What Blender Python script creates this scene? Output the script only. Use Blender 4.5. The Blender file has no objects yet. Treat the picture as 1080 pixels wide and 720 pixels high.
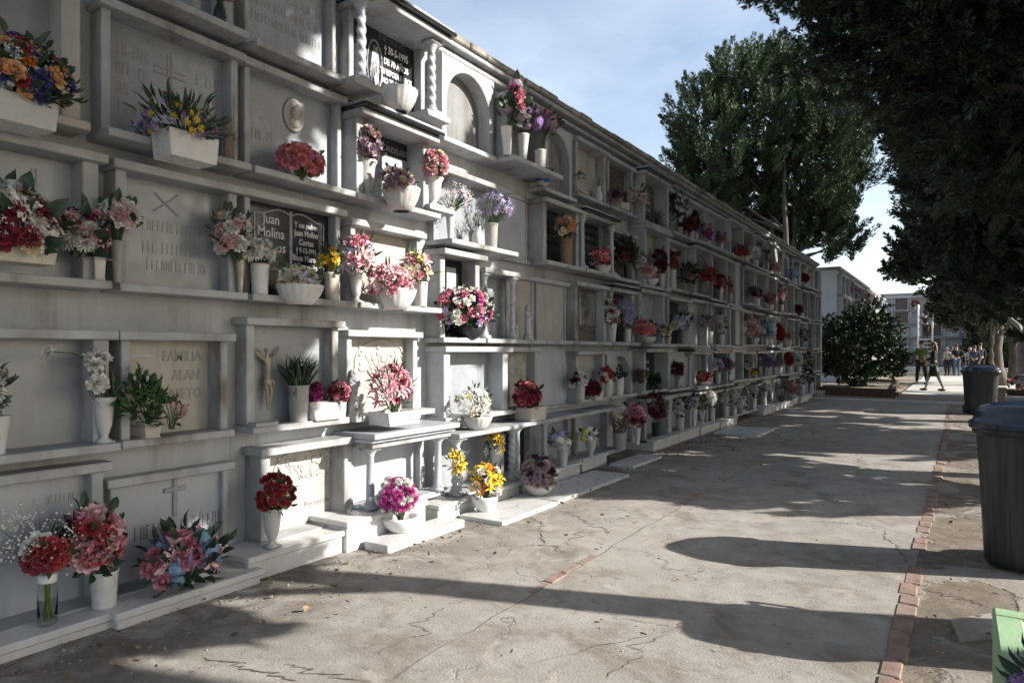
import bpy, bmesh, math, random
import numpy as np
from mathutils import Vector, Matrix
random.seed(7); RNG = np.random.default_rng(7)
S = bpy.context.scene; COL = S.collection
PI = math.pi; R = math.radians

# ------------------------------------------------------------------ camera numbers
CX, CZ, F = 4.0, 1.42, 720.0
YAW = R(33.14)
FW = (-math.sin(YAW), math.cos(YAW)); RT = (math.cos(YAW), math.sin(YAW))
def ray(px, py, t):
    X = (px-540)/F
    return (CX+t*(FW[0]+X*RT[0]), t*(FW[1]+X*RT[1]), CZ+t*(370-py)/F)
def depth(px, p=0.0):
    X = (px-540)/F
    return -(CX-p)/(FW[0]+X*RT[0])
def wy(px, p=0.0): return ray(px, 370, depth(px, p))[1]
def wz(px, py, p=0.0): return ray(px, py, depth(px, p))[2]
def gnd(px, py, z=0.0):
    t = (CZ-z)*F/(py-370); q = ray(px, py, t); return q[0], q[1]

# ------------------------------------------------------------------ materials
MC = {}
def nodes(m):
    m.use_nodes = True; nt = m.node_tree; return nt, nt.nodes['Principled BSDF']
def N(nt, typ, **kw):
    n = nt.nodes.new(typ)
    for k, v in kw.items():
        if k in n.inputs: n.inputs[k].default_value = v
        else: setattr(n, k, v)
    return n
def mixc(nt, fac, a, b, mode='MIX'):
    n = nt.nodes.new('ShaderNodeMix'); n.data_type = 'RGBA'; n.blend_type = mode
    for sock, v in ((n.inputs[0], fac), (n.inputs[6], a), (n.inputs[7], b)):
        if hasattr(v, 'is_output'): nt.links.new(v, sock)
        elif isinstance(v, (int, float)): sock.default_value = v
        else: sock.default_value = (*v[:3], 1)
    return n.outputs[2]
def ramp(nt, src, a, b, ca=0.0, cb=1.0):
    n = nt.nodes.new('ShaderNodeMapRange'); n.inputs[1].default_value = a; n.inputs[2].default_value = b
    n.inputs[3].default_value = ca; n.inputs[4].default_value = cb; nt.links.new(src, n.inputs[0]); return n.outputs[0]
def noise(nt, scale, detail=4, rough=.55, vec=None, mapscale=None, dist=0.0):
    if vec is None:
        g = nt.nodes.new('ShaderNodeNewGeometry'); vec = g.outputs['Position']
    if mapscale:
        m = nt.nodes.new('ShaderNodeMapping'); m.inputs['Scale'].default_value = mapscale; nt.links.new(vec, m.inputs[0]); vec = m.outputs[0]
    n = N(nt, 'ShaderNodeTexNoise', Scale=scale, Detail=detail, Roughness=rough, Distortion=dist); nt.links.new(vec, n.inputs['Vector'])
    return n.outputs['Fac']
def bump(nt, bs, h, strength=.3, dist=.01, prev=None):
    b = N(nt, 'ShaderNodeBump', Strength=strength, Distance=dist); nt.links.new(h, b.inputs['Height'])
    if prev: nt.links.new(prev, b.inputs['Normal'])
    nt.links.new(b.outputs[0], bs.inputs['Normal']); return b.outputs[0]
def stone(name, base, rough=.5, var=.12, scale=3, stain=0.0, staincol=(.12,.10,.075), bmp=.15, vein=0.0, veincol=(.3,.3,.32), streak=(7,7,.6)):
    if name in MC: return MC[name]
    m = bpy.data.materials.new(name); nt, bs = nodes(m); L = nt.links.new
    n1 = noise(nt, scale, 6)
    c = mixc(nt, ramp(nt, n1, .3, .7), [k*(1-var) for k in base], [min(1, k*(1+var)) for k in base])
    if vein:
        nv = noise(nt, scale*.6, 7, .6, dist=2.2)
        mt = nt.nodes.new('ShaderNodeMath'); mt.operation = 'ABSOLUTE'
        sb = nt.nodes.new('ShaderNodeMath'); sb.operation = 'SUBTRACT'; L(nv, sb.inputs[0]); sb.inputs[1].default_value = .5; L(sb.outputs[0], mt.inputs[0])
        c = mixc(nt, ramp(nt, mt.outputs[0], 0, .05, vein, 0), c, veincol)
    if stain:
        ns = noise(nt, 1.0, 6, .62, mapscale=streak)
        nb = noise(nt, 1.3, 5, .6)
        mu = nt.nodes.new('ShaderNodeMath'); mu.operation = 'MULTIPLY'; L(ramp(nt, ns, .46, .68), mu.inputs[0]); L(ramp(nt, nb, .36, .60), mu.inputs[1])
        mm = nt.nodes.new('ShaderNodeMath'); mm.operation = 'MULTIPLY'; L(mu.outputs[0], mm.inputs[0]); mm.inputs[1].default_value = stain
        c = mixc(nt, mm.outputs[0], c, staincol)
        nr = noise(nt, 1.0, 5, .6, mapscale=(13, 13, .8)); nq = noise(nt, 2.1, 3)
        m5 = nt.nodes.new('ShaderNodeMath'); m5.operation = 'MULTIPLY'; L(ramp(nt, nr, .60, .74, 0, .55 if stain > .9 else 0), m5.inputs[0]); L(ramp(nt, nq, .50, .62), m5.inputs[1])
        c = mixc(nt, m5.outputs[0], c, (.20,.125,.07))
        nd = noise(nt, 24, 5, .7)
        c = mixc(nt, ramp(nt, nd, .62, .8, 0, stain*.6), c, staincol)
    L(c, bs.inputs['Base Color'])
    L(ramp(nt, noise(nt, scale*4, 4), .3, .7, max(.05, rough-.12), min(1, rough+.12)), bs.inputs['Roughness'])
    if bmp: bump(nt, bs, noise(nt, scale*12, 5, .65), bmp, .006)
    MC[name] = m; return m
def simple(name, base, rough=.6, var=.25, scale=30, island=False, metal=0.0, bmp=0.0, trans=0.0):
    if name in MC: return MC[name]
    m = bpy.data.materials.new(name); nt, bs = nodes(m); L = nt.links.new
    g = nt.nodes.new('ShaderNodeNewGeometry')
    f = ramp(nt, noise(nt, scale, 3), .3, .7)
    if island:
        mx = nt.nodes.new('ShaderNodeMath'); mx.operation = 'ADD'; L(f, mx.inputs[0]); L(g.outputs['Random Per Island'], mx.inputs[1])
        f = ramp(nt, mx.outputs[0], .2, 1.7)
    c = mixc(nt, f, [k*(1-var) for k in base], [min(1, k*(1+var)) for k in base])
    L(c, bs.inputs['Base Color']); bs.inputs['Roughness'].default_value = rough; bs.inputs['Metallic'].default_value = metal
    if bmp: bump(nt, bs, noise(nt, scale*2, 4), bmp, .005)
    if trans:
        out = nt.nodes['Material Output']; tr = N(nt, 'ShaderNodeBsdfTranslucent'); L(c, tr.inputs[0])
        mx = nt.nodes.new('ShaderNodeMixShader'); mx.inputs[0].default_value = trans; L(bs.outputs[0], mx.inputs[1]); L(tr.outputs[0], mx.inputs[2]); L(mx.outputs[0], out.inputs[0])
    MC[name] = m; return m

M_plaster = stone('white_plaster', (.41,.425,.44), .85, .10, 2.5, .55, bmp=.35)
M_marble = stone('white_marble', (.385,.415,.45), .38, .10, 3, .3, bmp=.05, vein=.25, veincol=(.42,.43,.45))
M_marble2 = stone('cream_marble', (.40,.385,.355), .45, .14, 4, .35, bmp=.08, vein=.25, veincol=(.4,.36,.3))
M_grey = stone('grey_marble', (.275,.30,.33), .35, .12, 3, .25, bmp=.05, vein=.4, veincol=(.3,.31,.33))
M_shelf = stone('weathered_marble', (.365,.38,.395), .6, .16, 5, .95, bmp=.25, streak=(4,4,1.5))
M_plaster2 = stone('pale_plaster', (.62,.64,.66), .85, .06, 2, .2, bmp=.3)
M_render = stone('half_shaded_grey_render', (.21,.215,.22), .9, .2, 3, .9, bmp=.5)  # grey arch-back plaster, base colour darkened for the half-shadow in the recess
M_black = stone('black_granite', (.022,.024,.028), .16, .3, 40, 0, bmp=0)
M_brownst = stone('brown_granite', (.10,.085,.075), .25, .3, 20, 0.2, bmp=0)
M_slab = stone('pale_marble_slab', (.56,.56,.555), .35, .06, 3, .25, bmp=.04, vein=.2, veincol=(.45,.46,.48))
M_roof = stone('weathered_coping', (.32,.30,.27), .9, .35, 6, 1.0, staincol=(.06,.055,.045), bmp=.6, streak=(2,2,2))
M_engr = simple('engraved_grey', (.28,.28,.28), .7, .1)
M_engrdark = simple('engraved_dark', (.16,.155,.15), .7, .1)
M_white = simple('painted_white_letters', (.75,.75,.75), .6, .05)
M_dim = simple('worn_grey_letters', (.14,.145,.15), .6, .1)
M_silver = simple('etched_silver', (.34,.35,.37), .4, .5, 60)
M_pot = stone('white_glazed_vase', (.52,.52,.51), .35, .06, 6, .3, bmp=.03)
M_potw = stone('white_porcelain', (.60,.60,.595), .3, .05, 6, .12, bmp=.02)
M_cream = stone('cream_ceramic', (.48,.45,.39), .45, .08, 6, .25, bmp=.05)
M_greypot = stone('grey_stone_vase', (.33,.33,.32), .55, .12, 8, .4, bmp=.15)
M_wicker = stone('brown_wicker', (.22,.16,.10), .8, .3, 40, .2, bmp=.5)
M_metal = simple('dull_vase_metal', (.30,.28,.24), .35, .2, 12, metal=.7)
M_darkpot = simple('dark_plastic_pot', (.035,.04,.045), .45, .2)
M_statue = stone('statue_stone', (.40,.41,.415), .6, .1, 8, .5, bmp=.15)
M_bronze = stone('statue_brown', (.20,.145,.10), .6, .3, 10, .4, bmp=.2)
M_bronzec = stone('crucifix_bronze', (.30,.25,.20), .42, .25, 12, .3, bmp=.2)
M_iron = simple('black_iron', (.02,.02,.022), .5, .2)
M_stem = simple('stem_green', (.05,.085,.03), .6, .3)
GREENS = {'dark': simple('leaf_dark_green', (.025,.05,.024), .5, .5, 20, True), 'mid': simple('leaf_green', (.045,.10,.035), .5, .5, 20, True),
          'grey': simple('leaf_grey_green', (.09,.125,.095), .6, .4, 20, True), 'light': simple('leaf_light_green', (.12,.17,.05), .5, .4, 20, True),
          'teal': simple('leaf_mint', (.13,.46,.37), .5, .25, 20, True), 'dry': simple('dried_leaf', (.12,.085,.06), .7, .4, 20, True)}
PET = dict(red=(.36,.045,.05), crimson=(.22,.03,.055), pink=(.62,.24,.31), palepink=(.70,.44,.45), white=(.72,.71,.67), cream=(.70,.62,.42),
  yellow=(.72,.47,.03), paleyellow=(.72,.66,.2), orange=(.72,.22,.03), purple=(.25,.14,.36), mauve=(.37,.27,.35), lavender=(.45,.40,.62), blue=(.06,.09,.26),
  lightblue=(.26,.42,.58), magenta=(.45,.06,.27), peach=(.66,.36,.17), burgundy=(.12,.012,.028), coral=(.60,.21,.21), dusty=(.42,.30,.29), green=(.2,.3,.1), azure=(.02,.2,.5), dark=(.06,.03,.05))
def petal_mat(c): return simple('petal_'+c, PET[c], .6, .30, 60, True, trans=.15)

# ------------------------------------------------------------------ mesh builder
class MB:
    def __init__(s): s.v = []; s.f = []; s.n = 0
    def add(s, v, f):
        v = np.asarray(v, float).reshape(-1, 3); n = s.n
        s.v.append(v); s.f.extend([tuple(i+n for i in q) for q in f]); s.n += len(v); return s
    def box(s, x0, x1, y0, y1, z0, z1):
        return s.add([(x0,y0,z0),(x1,y0,z0),(x1,y1,z0),(x0,y1,z0),(x0,y0,z1),(x1,y0,z1),(x1,y1,z1),(x0,y1,z1)],
                     [(0,3,2,1),(4,5,6,7),(0,1,5,4),(1,2,6,5),(2,3,7,6),(3,0,4,7)])
    def lathe(s, prof, c=(0,0,0), seg=24, sx=1, sy=1, mod=None, cap=True):
        v = []; f = []
        for i, (r, z) in enumerate(prof):
            for k in range(seg):
                a = 2*PI*k/seg; rr = r*(mod(a, z) if mod else 1)
                v.append((c[0]+sx*rr*math.cos(a), c[1]+sy*rr*math.sin(a), c[2]+z))
        for i in range(len(prof)-1):
            for k in range(seg):
                k2 = (k+1) % seg; f.append((i*seg+k, i*seg+k2, (i+1)*seg+k2, (i+1)*seg+k))
        if cap:
            f.append(tuple(range(seg-1, -1, -1))); f.append(tuple((len(prof)-1)*seg+k for k in range(seg)))
        return s.add(v, f)
    def tube(s, pts, r, seg=6):
        pts = [Vector(p) for p in pts]; v = []; f = []; n = len(pts)
        rs = r if hasattr(r, '__len__') else [r]*n
        for i, p in enumerate(pts):
            d = (pts[min(i+1, n-1)]-pts[max(i-1, 0)]).normalized()
            a = d.orthogonal().normalized() if i == 0 else (a-d*a.dot(d)).normalized()
            b = d.cross(a)
            for k in range(seg):
                t = 2*PI*k/seg; v.append(p+rs[i]*(a*math.cos(t)+b*math.sin(t)))
        for i in range(n-1):
            for k in range(seg):
                k2 = (k+1) % seg; f.append((i*seg+k, i*seg+k2, (i+1)*seg+k2, (i+1)*seg+k))
        f.append(tuple(range(seg-1, -1, -1))); f.append(tuple((n-1)*seg+k for k in range(seg)))
        return s.add(v, f)
    def ball(s, c, r, seg=10, rings=6):
        rx, ry, rz = r if hasattr(r, '__len__') else (r, r, r); v = [(c[0], c[1], c[2]-rz)]; f = []
        for i in range(1, rings):
            t = PI*i/rings
            for k in range(seg):
                a = 2*PI*k/seg; v.append((c[0]+rx*math.sin(t)*math.cos(a), c[1]+ry*math.sin(t)*math.sin(a), c[2]-rz*math.cos(t)))
        v.append((c[0], c[1], c[2]+rz)); e = len(v)-1
        for k in range(seg):
            k2 = (k+1) % seg; f.append((0, 1+k2, 1+k)); f.append((e, 1+(rings-2)*seg+k, 1+(rings-2)*seg+k2))
            for i in range(rings-2): f.append((1+i*seg+k, 1+i*seg+k2, 1+(i+1)*seg+k2, 1+(i+1)*seg+k))
        return s.add(v, f)
    def prism(s, poly, x0, x1):                      # polygon in (y, z), counter-clockwise seen from +x
        n = len(poly); v = [(x0, a, b) for a, b in poly]+[(x1, a, b) for a, b in poly]
        f = [tuple(range(n-1, -1, -1)), tuple(range(n, 2*n))]+[(i, (i+1) % n, n+(i+1) % n, n+i) for i in range(n)]
        return s.add(v, f)
    def mesh(s, name, m, smooth=False, bevel=0):
        me = bpy.data.meshes.new(name)
        me.from_pydata(np.concatenate(s.v).tolist() if s.v else [], [], s.f)
        if bevel:
            bm = bmesh.new(); bm.from_mesh(me)
            ed = [e for e in bm.edges if len(e.link_faces) == 2 and e.calc_face_angle(0) > .6]
            bmesh.ops.bevel(bm, geom=ed, offset=bevel, segments=1, affect='EDGES', clamp_overlap=True); bm.to_mesh(me); bm.free()
        if m is not None: me.materials.append(m)
        if smooth: me.polygons.foreach_set('use_smooth', [True]*len(me.polygons))
        me.update(); return me
    def build(s, name, m, parent=None, smooth=False, bevel=0, loc=None):
        return link(name, s.mesh(name, m, smooth, bevel), parent, loc)
def link(name, me, parent=None, loc=None):
    o = bpy.data.objects.new(name, me); COL.objects.link(o)
    if parent: o.parent = parent
    if loc is not None: o.location = loc
    return o
LABELS = set()
def tag(o, label=None, cat=None, group=None, kind=None):
    if label: o['label'] = label; LABELS.add(label)
    if cat: o['category'] = cat
    if group: o['group'] = group
    if kind: o['kind'] = kind
    return o
def empty(name, loc, label, cat, group=None, rz=0):
    o = bpy.data.objects.new(name, None); COL.objects.link(o); o.location = loc; o.rotation_euler = (0, 0, rz); o.empty_display_size = .1
    return tag(o, label, cat, group)
def text_mesh(txt, size, align='CENTER', ext=.0012, sx=1.0, bold=0.0):
    cu = bpy.data.curves.new('t', 'FONT'); cu.body = txt; cu.size = size; cu.align_x = align; cu.extrude = ext; cu.resolution_u = 2; cu.offset = bold
    o = bpy.data.objects.new('t', cu); COL.objects.link(o)
    dg = bpy.context.evaluated_depsgraph_get(); me = bpy.data.meshes.new_from_object(o.evaluated_get(dg))
    v = np.array([tuple(x.co) for x in me.vertices]).reshape(-1, 3); f = [tuple(p.vertices) for p in me.polygons]
    bpy.data.objects.remove(o); bpy.data.curves.remove(cu); bpy.data.meshes.remove(me)
    v[:, 0] *= sx; return v, f
def wall_text(mb, txt, size, y, z, x, align='CENTER', sx=1.0, bold=0.0):
    v, f = text_mesh(txt, size, align, .0012, sx, bold)
    if len(v): mb.add(np.stack([v[:, 2]+x, v[:, 0]+y, v[:, 1]+z], 1), f)
def skin_mesh(verts, edges, radii, root=0, sub=2):
    me = bpy.data.meshes.new('k'); me.from_pydata(verts, edges, []); o = bpy.data.objects.new('k', me); COL.objects.link(o)
    md = o.modifiers.new('s', 'SKIN'); md.use_smooth_shade = True
    for i, d in enumerate(me.skin_vertices[0].data):
        r = radii[i]; d.radius = r if hasattr(r, '__len__') else (r, r); d.use_root = (i == root)
    sb = o.modifiers.new('u', 'SUBSURF'); sb.levels = sub; sb.render_levels = sub
    dg = bpy.context.evaluated_depsgraph_get(); out = bpy.data.meshes.new_from_object(o.evaluated_get(dg))
    v = np.array([tuple(x.co) for x in out.vertices]); f = [tuple(p.vertices) for p in out.polygons]
    bpy.data.objects.remove(o); bpy.data.meshes.remove(me); bpy.data.meshes.remove(out)
    return v, f

# ------------------------------------------------------------------ niches
def arch_pts(yc, hw, z0, zs, kind, n=14):
    pts = [(yc-hw, z0)]
    if kind == 'round':
        for i in range(n+1):
            a = PI-PI*i/n; pts.append((yc+hw*math.cos(a), zs+hw*math.sin(a)))
    else:                                            # pointed
        for i in range(n//2+1):
            a = PI-(PI/3)*i/(n//2); pts.append((yc+hw+2*hw*math.cos(a), zs+2*hw*math.sin(a)))
        for i in range(1, n//2+1):
            a = PI/3-(PI/3)*i/(n//2); pts.append((yc-hw+2*hw*math.cos(a), zs+2*hw*math.sin(a)))
    pts.append((yc+hw, z0)); return pts
def arch_panel(mb, y0, y1, z0, z1, x0, x1, kind, margin, zsf=None):
    yc = (y0+y1)/2; hw = (y1-y0)/2-margin; zs = z1-margin-(hw if kind == 'round' else 1.732*hw)
    if zsf: zs = zsf
    A = arch_pts(yc, hw, z0, zs, kind); n = len(A); O = []
    for i, (a, b) in enumerate(A):
        if i == 0: O.append((y0, z0)); continue
        if i == n-1: O.append((y1, z0)); continue
        dy, dz = a-yc, b-z0-(zs-z0)*.5; c0 = z0+(zs-z0)*.5
        k = min((((y1-yc)/abs(dy)) if abs(dy) > 1e-6 else 1e9), ((z1-c0)/dz if dz > 1e-6 else 1e9))
        O.append((yc+dy*k, c0+dz*k))
    v = [(x1, *p) for p in A]+[(x1, *p) for p in O]+[(x0, *p) for p in A]+[(x0, *p) for p in O]; f = []
    for i in range(n-1):
        f += [(i, n+i, n+i+1, i+1), (2*n+i, i, i+1, 2*n+i+1), (n+i, 3*n+i, 3*n+i+1, n+i+1)]
    # close corners of the rectangle
    v += [(x1, y0, z1), (x1, y1, z1)]; e = len(v)-2
    li = max(i for i in range(n) if abs(O[i][0]-y0) < 1e-6); ri = min(i for i in range(n) if abs(O[i][0]-y1) < 1e-6)
    if O[li][1] < z1-1e-6: f.append((n+li, e, n+li+1))
    if O[ri][1] < z1-1e-6: f.append((n+ri-1, e+1, n+ri))
    mb.add(v, f)
def ticks(mb, y0, y1, zs, h, x, rng):
    for z in zs:
        y = y0+rng.uniform(0, .08)*(y1-y0); e = y1-rng.uniform(0, .12)*(y1-y0)
        while y < e:
            k = rng.random(); w = h*.07
            if k < .12: y += h*.4; continue
            hh = h*rng.uniform(.85, 1); mb.box(x-.004, x+.0012, y, y+w, z, z+hh)
            if .45 < k < .6: mb.box(x-.004, x+.001, y+w, y+w*3, z+hh-w, z+hh)
            if .6 < k < .75: mb.box(x-.004, x+.001, y+w, y+w*3, z+hh*.5, z+hh*.5+w)
            if k > .75: mb.box(x-.004, x+.0011, y+w*3, y+w*4, z, z+hh*.9)
            if .7 < k < .85: mb.box(x-.004, x+.001, y+w, y+w*3, z, z+w)
            y += h*.42
def cross_mb(mb, y, z, h, w, t, x0, x1):
    mb.box(x0, x1, y-t/2, y+t/2, z, z+h); zc = z+h*.68; mb.box(x0, x1-.001, y-w/2, y+w/2, zc-t/2, zc+t/2)
COLP = [(.055,0),(.055,.06),(.045,.07),(.05,.09),(.036,.11),(.034,.5),(.030,.86),(.036,.875),(.033,.89),(.052,.93),(.055,.95),(.055,1)]
def column(parent, x, y, z0, z1, r=.045, twist=False, m=None, seg=20):
    mb = MB(); h = z1-z0; k = r/.045
    prof = []
    for i in range(len(COLP)-1):
        a, b = COLP[i], COLP[i+1]; nn = 26 if (twist and i == 4) or (twist and i == 5) else 1
        for j in range(nn): prof.append((a[0]+(b[0]-a[0])*j/nn, a[1]+(b[1]-a[1])*j/nn))
    prof.append(COLP[-1])
    md = (lambda a, z: 1+(.16*math.cos(2*a+z/h*46) if .11*h < z < .86*h else 0)) if twist else None
    mb.lathe([(p[0]*k, p[1]*h) for p in prof], (x, y, z0), seg, mod=md)
    mb.box(x-.062*k, x+.062*k, y-.062*k, y+.062*k, z0-.001, z0+.05*h)
    mb.box(x-.063*k, x+.063*k, y-.063*k, y+.063*k, z1-.045*h, z1-.001)
    return mb.build('column', m or M_marble, parent, True)
def niche(wall, y0, y1, z0, z1, p=.13, sw=.07, lint=.05, shelf=.045, lint_p=None, shelf_p=.22, plaque=None, frame=None, arch=None, cols=None,
          sill=(0, 0), canopy=False, slats=None, bev=.005, rng=random, margin=.07, lt=.03, nolint=False):
    mb = MB(); lint_p = lint_p or p+.05; frame = frame or M_shelf; plaque = plaque or M_grey
    j = rng.uniform(0, .004)
    if arch:
        arch_panel(mb, y0, y1, z0+.001, z1, 0, p, arch, margin)
    else:
        mb.box(-.02, p+j, y0, y0+sw, z0-.002, z1-lint+.002); mb.box(-.02, p+.001+j, y1-sw, y1, z0-.002, z1-lint+.002)
        if not nolint: mb.box(-.02, lint_p, y0-lt, y1+lt, z1-lint, z1)
    mb.box(-.02, shelf_p, y0-.02-sill[0], y1+.02+sill[1], z0-shelf, z0)
    fr = mb.build('niche', frame, wall, bevel=bev)
    if canopy:
        c = MB(); c.box(-.02, lint_p+.05, y0-.04, y1+.04, z1+.003, z1+.03); c.build('canopy_strip', M_black, fr, bevel=bev)
        c = MB(); c.box(-.02, lint_p+.03, y0-.03, y1+.03, z1+.033, z1+.058); c.build('canopy_slab', M_shelf, fr, bevel=bev)
    pm = MB(); pm.box(-.02, .02, y0+sw-.01 if not arch else y0+.01, y1-sw+.01 if not arch else y1-.01, z0-.001, z1-lint+.006 if not arch else z1-.01)
    pm.build('plaque', plaque, fr, bevel=bev*.5)
    if cols:
        k, r, cx = cols
        for yy in (y0+sw*.55+.01, y1-sw*.55-.01): column(fr, cx, yy, z0, z1-lint, r, k == 'twist')
    return fr
def part(fr, name, m, fn, smooth=False, bevel=0):
    mb = MB(); fn(mb); return mb.build(name, m, fr, smooth, bevel)
# ------------------------------------------------------------------ the near block of the niche wall
rg = random.Random(3)
YJ = wy(452.5, 0)                                    # joint between the two blocks
near = empty('niche_wall', (-1.2, YJ-2, 0), 'white burial niche wall nearest on the left, five tiers with a dark book-shaped plaque', 'niche wall')
b = MB(); b.box(-2.4, 0, -2.5, YJ, -.05, 4.24); b.build('wall_body', M_plaster, None).parent = None
nb_body = COL.objects['wall_body']
def adopt(o, par):
    o.parent = par; o.matrix_parent_inverse = par.matrix_basis.inverted(); return o
adopt(nb_body, near)
b = MB(); b.box(-2.5, .06, -2.5, YJ-.002, 4.245, 4.30); b.box(-2.5, .13, -2.5, YJ-.001, 4.303, 4.37)
adopt(b.build('coping', M_roof, bevel=.01), near)
def nn(a, c, z0, z1, **k):
    return adopt(niche(None, wy(a, .08), wy(c, .08), z0, z1, rng=rg, **k), near)
def podium(fr, a, c, p, z, h=.17, slabp=.02):
    y0, y1 = wy(a, p), wy(c, p)
    m = MB(); m.box(-.02, p, y0, y1, -.03, z-.045); m.box(-.02, p+slabp, y0-.015, y1+.015, z-.043, z-.003)
    m.build('step', M_slab, fr, bevel=.006)
R0, R1, R2, R3, R4 = .17, .93, 1.79, 2.61, 3.42
# ground tier
a0 = nn(-140, 107, .09, .82, shelf_p=.2, plaque=M_marble, sw=.06, p=.10); podium(a0, -260, 128, .36, .085)
part(a0, 'inscription', M_engr, lambda m: ticks(m, wy(30), wy(90), (.62, .5), .05, .021, rg))
b0 = nn(118, 242, .097, .71, shelf_p=.2, plaque=M_marble, sw=.035, p=.06, lint_p=.1); podium(b0, 124, 275, .42, .092)
part(b0, 'cross', M_grey, lambda m: cross_mb(m, wy(182), .42, .24, .14, .03, .015, .034), bevel=.004)
part(b0, 'inscription', M_engrdark, lambda m: ticks(m, wy(130), wy(236), (.32,), .085, .021, rg))
c0 = nn(266, 362, .163, .78, shelf_p=.2, plaque=M_marble2, sw=.075, p=.17); podium(c0, 262, 369, .36, .158)
def relief(m, y0, y1, z0, z1, x=.02, seed=1):
    r = random.Random(seed); yc = (y0+y1)/2; hw = (y1-y0)/2
    pts = [(x, yc+hw*.93*math.cos(PI-PI*i/24), z1-hw*.62+hw*.55*math.sin(PI*i/24)) for i in range(25)]
    m.tube([(x, pts[0][1], z0)]+pts+[(x, pts[-1][1], z0)], .012, 6)
    for k in range(26):
        a = r.uniform(.1, .9); yy = y0+(y1-y0)*(a if r.random() < .5 else (.12 if r.random() < .5 else .88)); zz = z0+(z1-z0)*r.uniform(.55, .9)
        m.ball((x, yy, zz), (.012, r.uniform(.012, .03), r.uniform(.012, .035)), 8, 5)
    for k in range(5):
        y = y0+(y1-y0)*(.25+.12*k); m.tube([(x, y+.03*math.sin(j*1.3+k), z0+(z1-z0)*(.5+.08*j)) for j in range(5)], .007, 5)
    m.tube([(x, y0+.08, z0+(z1-z0)*.52), (x, yc, z0+(z1-z0)*.58), (x, y1-.08, z0+(z1-z0)*.52)], .006, 5)
part(c0, 'relief', M_marble2, lambda m: relief(m, wy(284), wy(352), .25, .74), True)
part(c0, 'inscription', M_engrdark, lambda m: wall_text(m, 'Recuerdo', .055, wy(332), .29, .021, sx=1.1))
d0 = nn(368, 447, R0+.06, .735, shelf_p=.3, plaque=M_marble, sw=.05, p=.08, lint_p=.36, lint=.045, cols=('round', .042, .27)); podium(d0, 366, 449, .40, R0+.05)
m = MB(); m.box(-.02, .40, wy(362, .1), wy(452, .1), .738, .765); m.box(-.02, .44, wy(361, .1), wy(453, .1), .768, .81); m.build('cornice', M_marble, d0, bevel=.005)
# second tier
a1 = nn(-150, 108, R1, 1.53, plaque=M_grey, shelf_p=.24, sw=.08, p=.15)
b1 = nn(121, 233, R1, 1.53, plaque=M_marble2, shelf_p=.2, sw=.05, p=.15)
def fam(m):
    wall_text(m, 'FAMILIA', .088, wy(190), 1.36, .022, sx=.80, bold=.002); wall_text(m, 'ALAN', .088, wy(194), 1.245, .022, sx=.80, bold=.002); wall_text(m, 'NIETO', .088, wy(194), 1.13, .022, sx=.80, bold=.002)
part(b1, 'inscription', M_engr, fam)
part(b1, 'bar', M_marble, lambda m: m.box(.01, .03, wy(133), wy(160), 1.385, 1.40))
c1 = nn(256, 353, R1, 1.64, plaque=M_grey, shelf_p=.22, sw=.06, p=.12)
def crucifix():                                       # the corpus fixed to the plaque, arms raised
    y, z = wy(281, .05), 1.26; x = .075; k = .72
    V = [(x,y,z-.05),(x+.01,y,z+.04),(x+.012,y-.005,z+.13),(x+.008,y-.01,z+.20),(x+.025,y-.02,z+.245),(x+.028,y-.03,z+.29),
         (x,y-.07,z+.205),(x-.012,y-.14,z+.27),(x-.03,y-.21,z+.345),(x,y+.06,z+.205),(x-.012,y+.125,z+.255),(x-.03,y+.18,z+.345),
         (x+.004,y-.028,z-.07),(x+.035,y-.022,z-.19),(x+.004,y-.004,z-.33),(x+.022,y+.004,z-.37),(x+.004,y+.028,z-.07),(x+.04,y+.024,z-.19),(x+.012,y+.008,z-.32)]
    E = [(0,1),(1,2),(2,3),(3,4),(4,5),(3,6),(6,7),(7,8),(3,9),(9,10),(10,11),(0,12),(12,13),(13,14),(14,15),(0,16),(16,17),(17,18)]
    rad = [.042,.034,.044,.036,.018,.03,.022,.017,.013,.022,.017,.013,.028,.022,.013,.010,.028,.022,.013]
    q = .60; V = [(.06+(a-x)*q*.9, y+(b_-y)*q, 1.245+(c_-z)*q) for a, b_, c_ in V]; rad = [r_*q*.92 for r_ in rad]
    v, f = skin_mesh(V, E, rad)
    m = MB(); m.add(v, f); o = m.build('crucifix_figure', M_bronzec, c1, True)
    m = MB(); m.lathe([(.030,-.0),(.034,.018),(.032,.036),(.027,.05)], (.062, y, 1.245-.06), 14, sx=.8); m.tube([(.08, y+.02, 1.225), (.085, y+.032, 1.20), (.075, y+.036, 1.17)], [.012, .010, .004]); m.build('loincloth', M_bronzec, o, True)
    m = MB(); m.ball((.075, y-.018, 1.427), (.018, .018, .014), 10, 6); m.build('crown_of_thorns', M_bronzec, o)
crucifix()
m = MB(); m.box(.16, .25, wy(265, .2), wy(289, .2), R1+.001, R1+.028); m.build('ledge_block', M_shelf, c1, bevel=.004)
d1 = nn(362, 436, R1, 1.58, plaque=M_marble2, shelf_p=.24, sw=.05, p=.12, sill=(0, .08))
part(d1, 'relief', M_marble2, lambda m: relief(m, wy(370), wy(428), .95, 1.53, seed=4), True)
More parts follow.
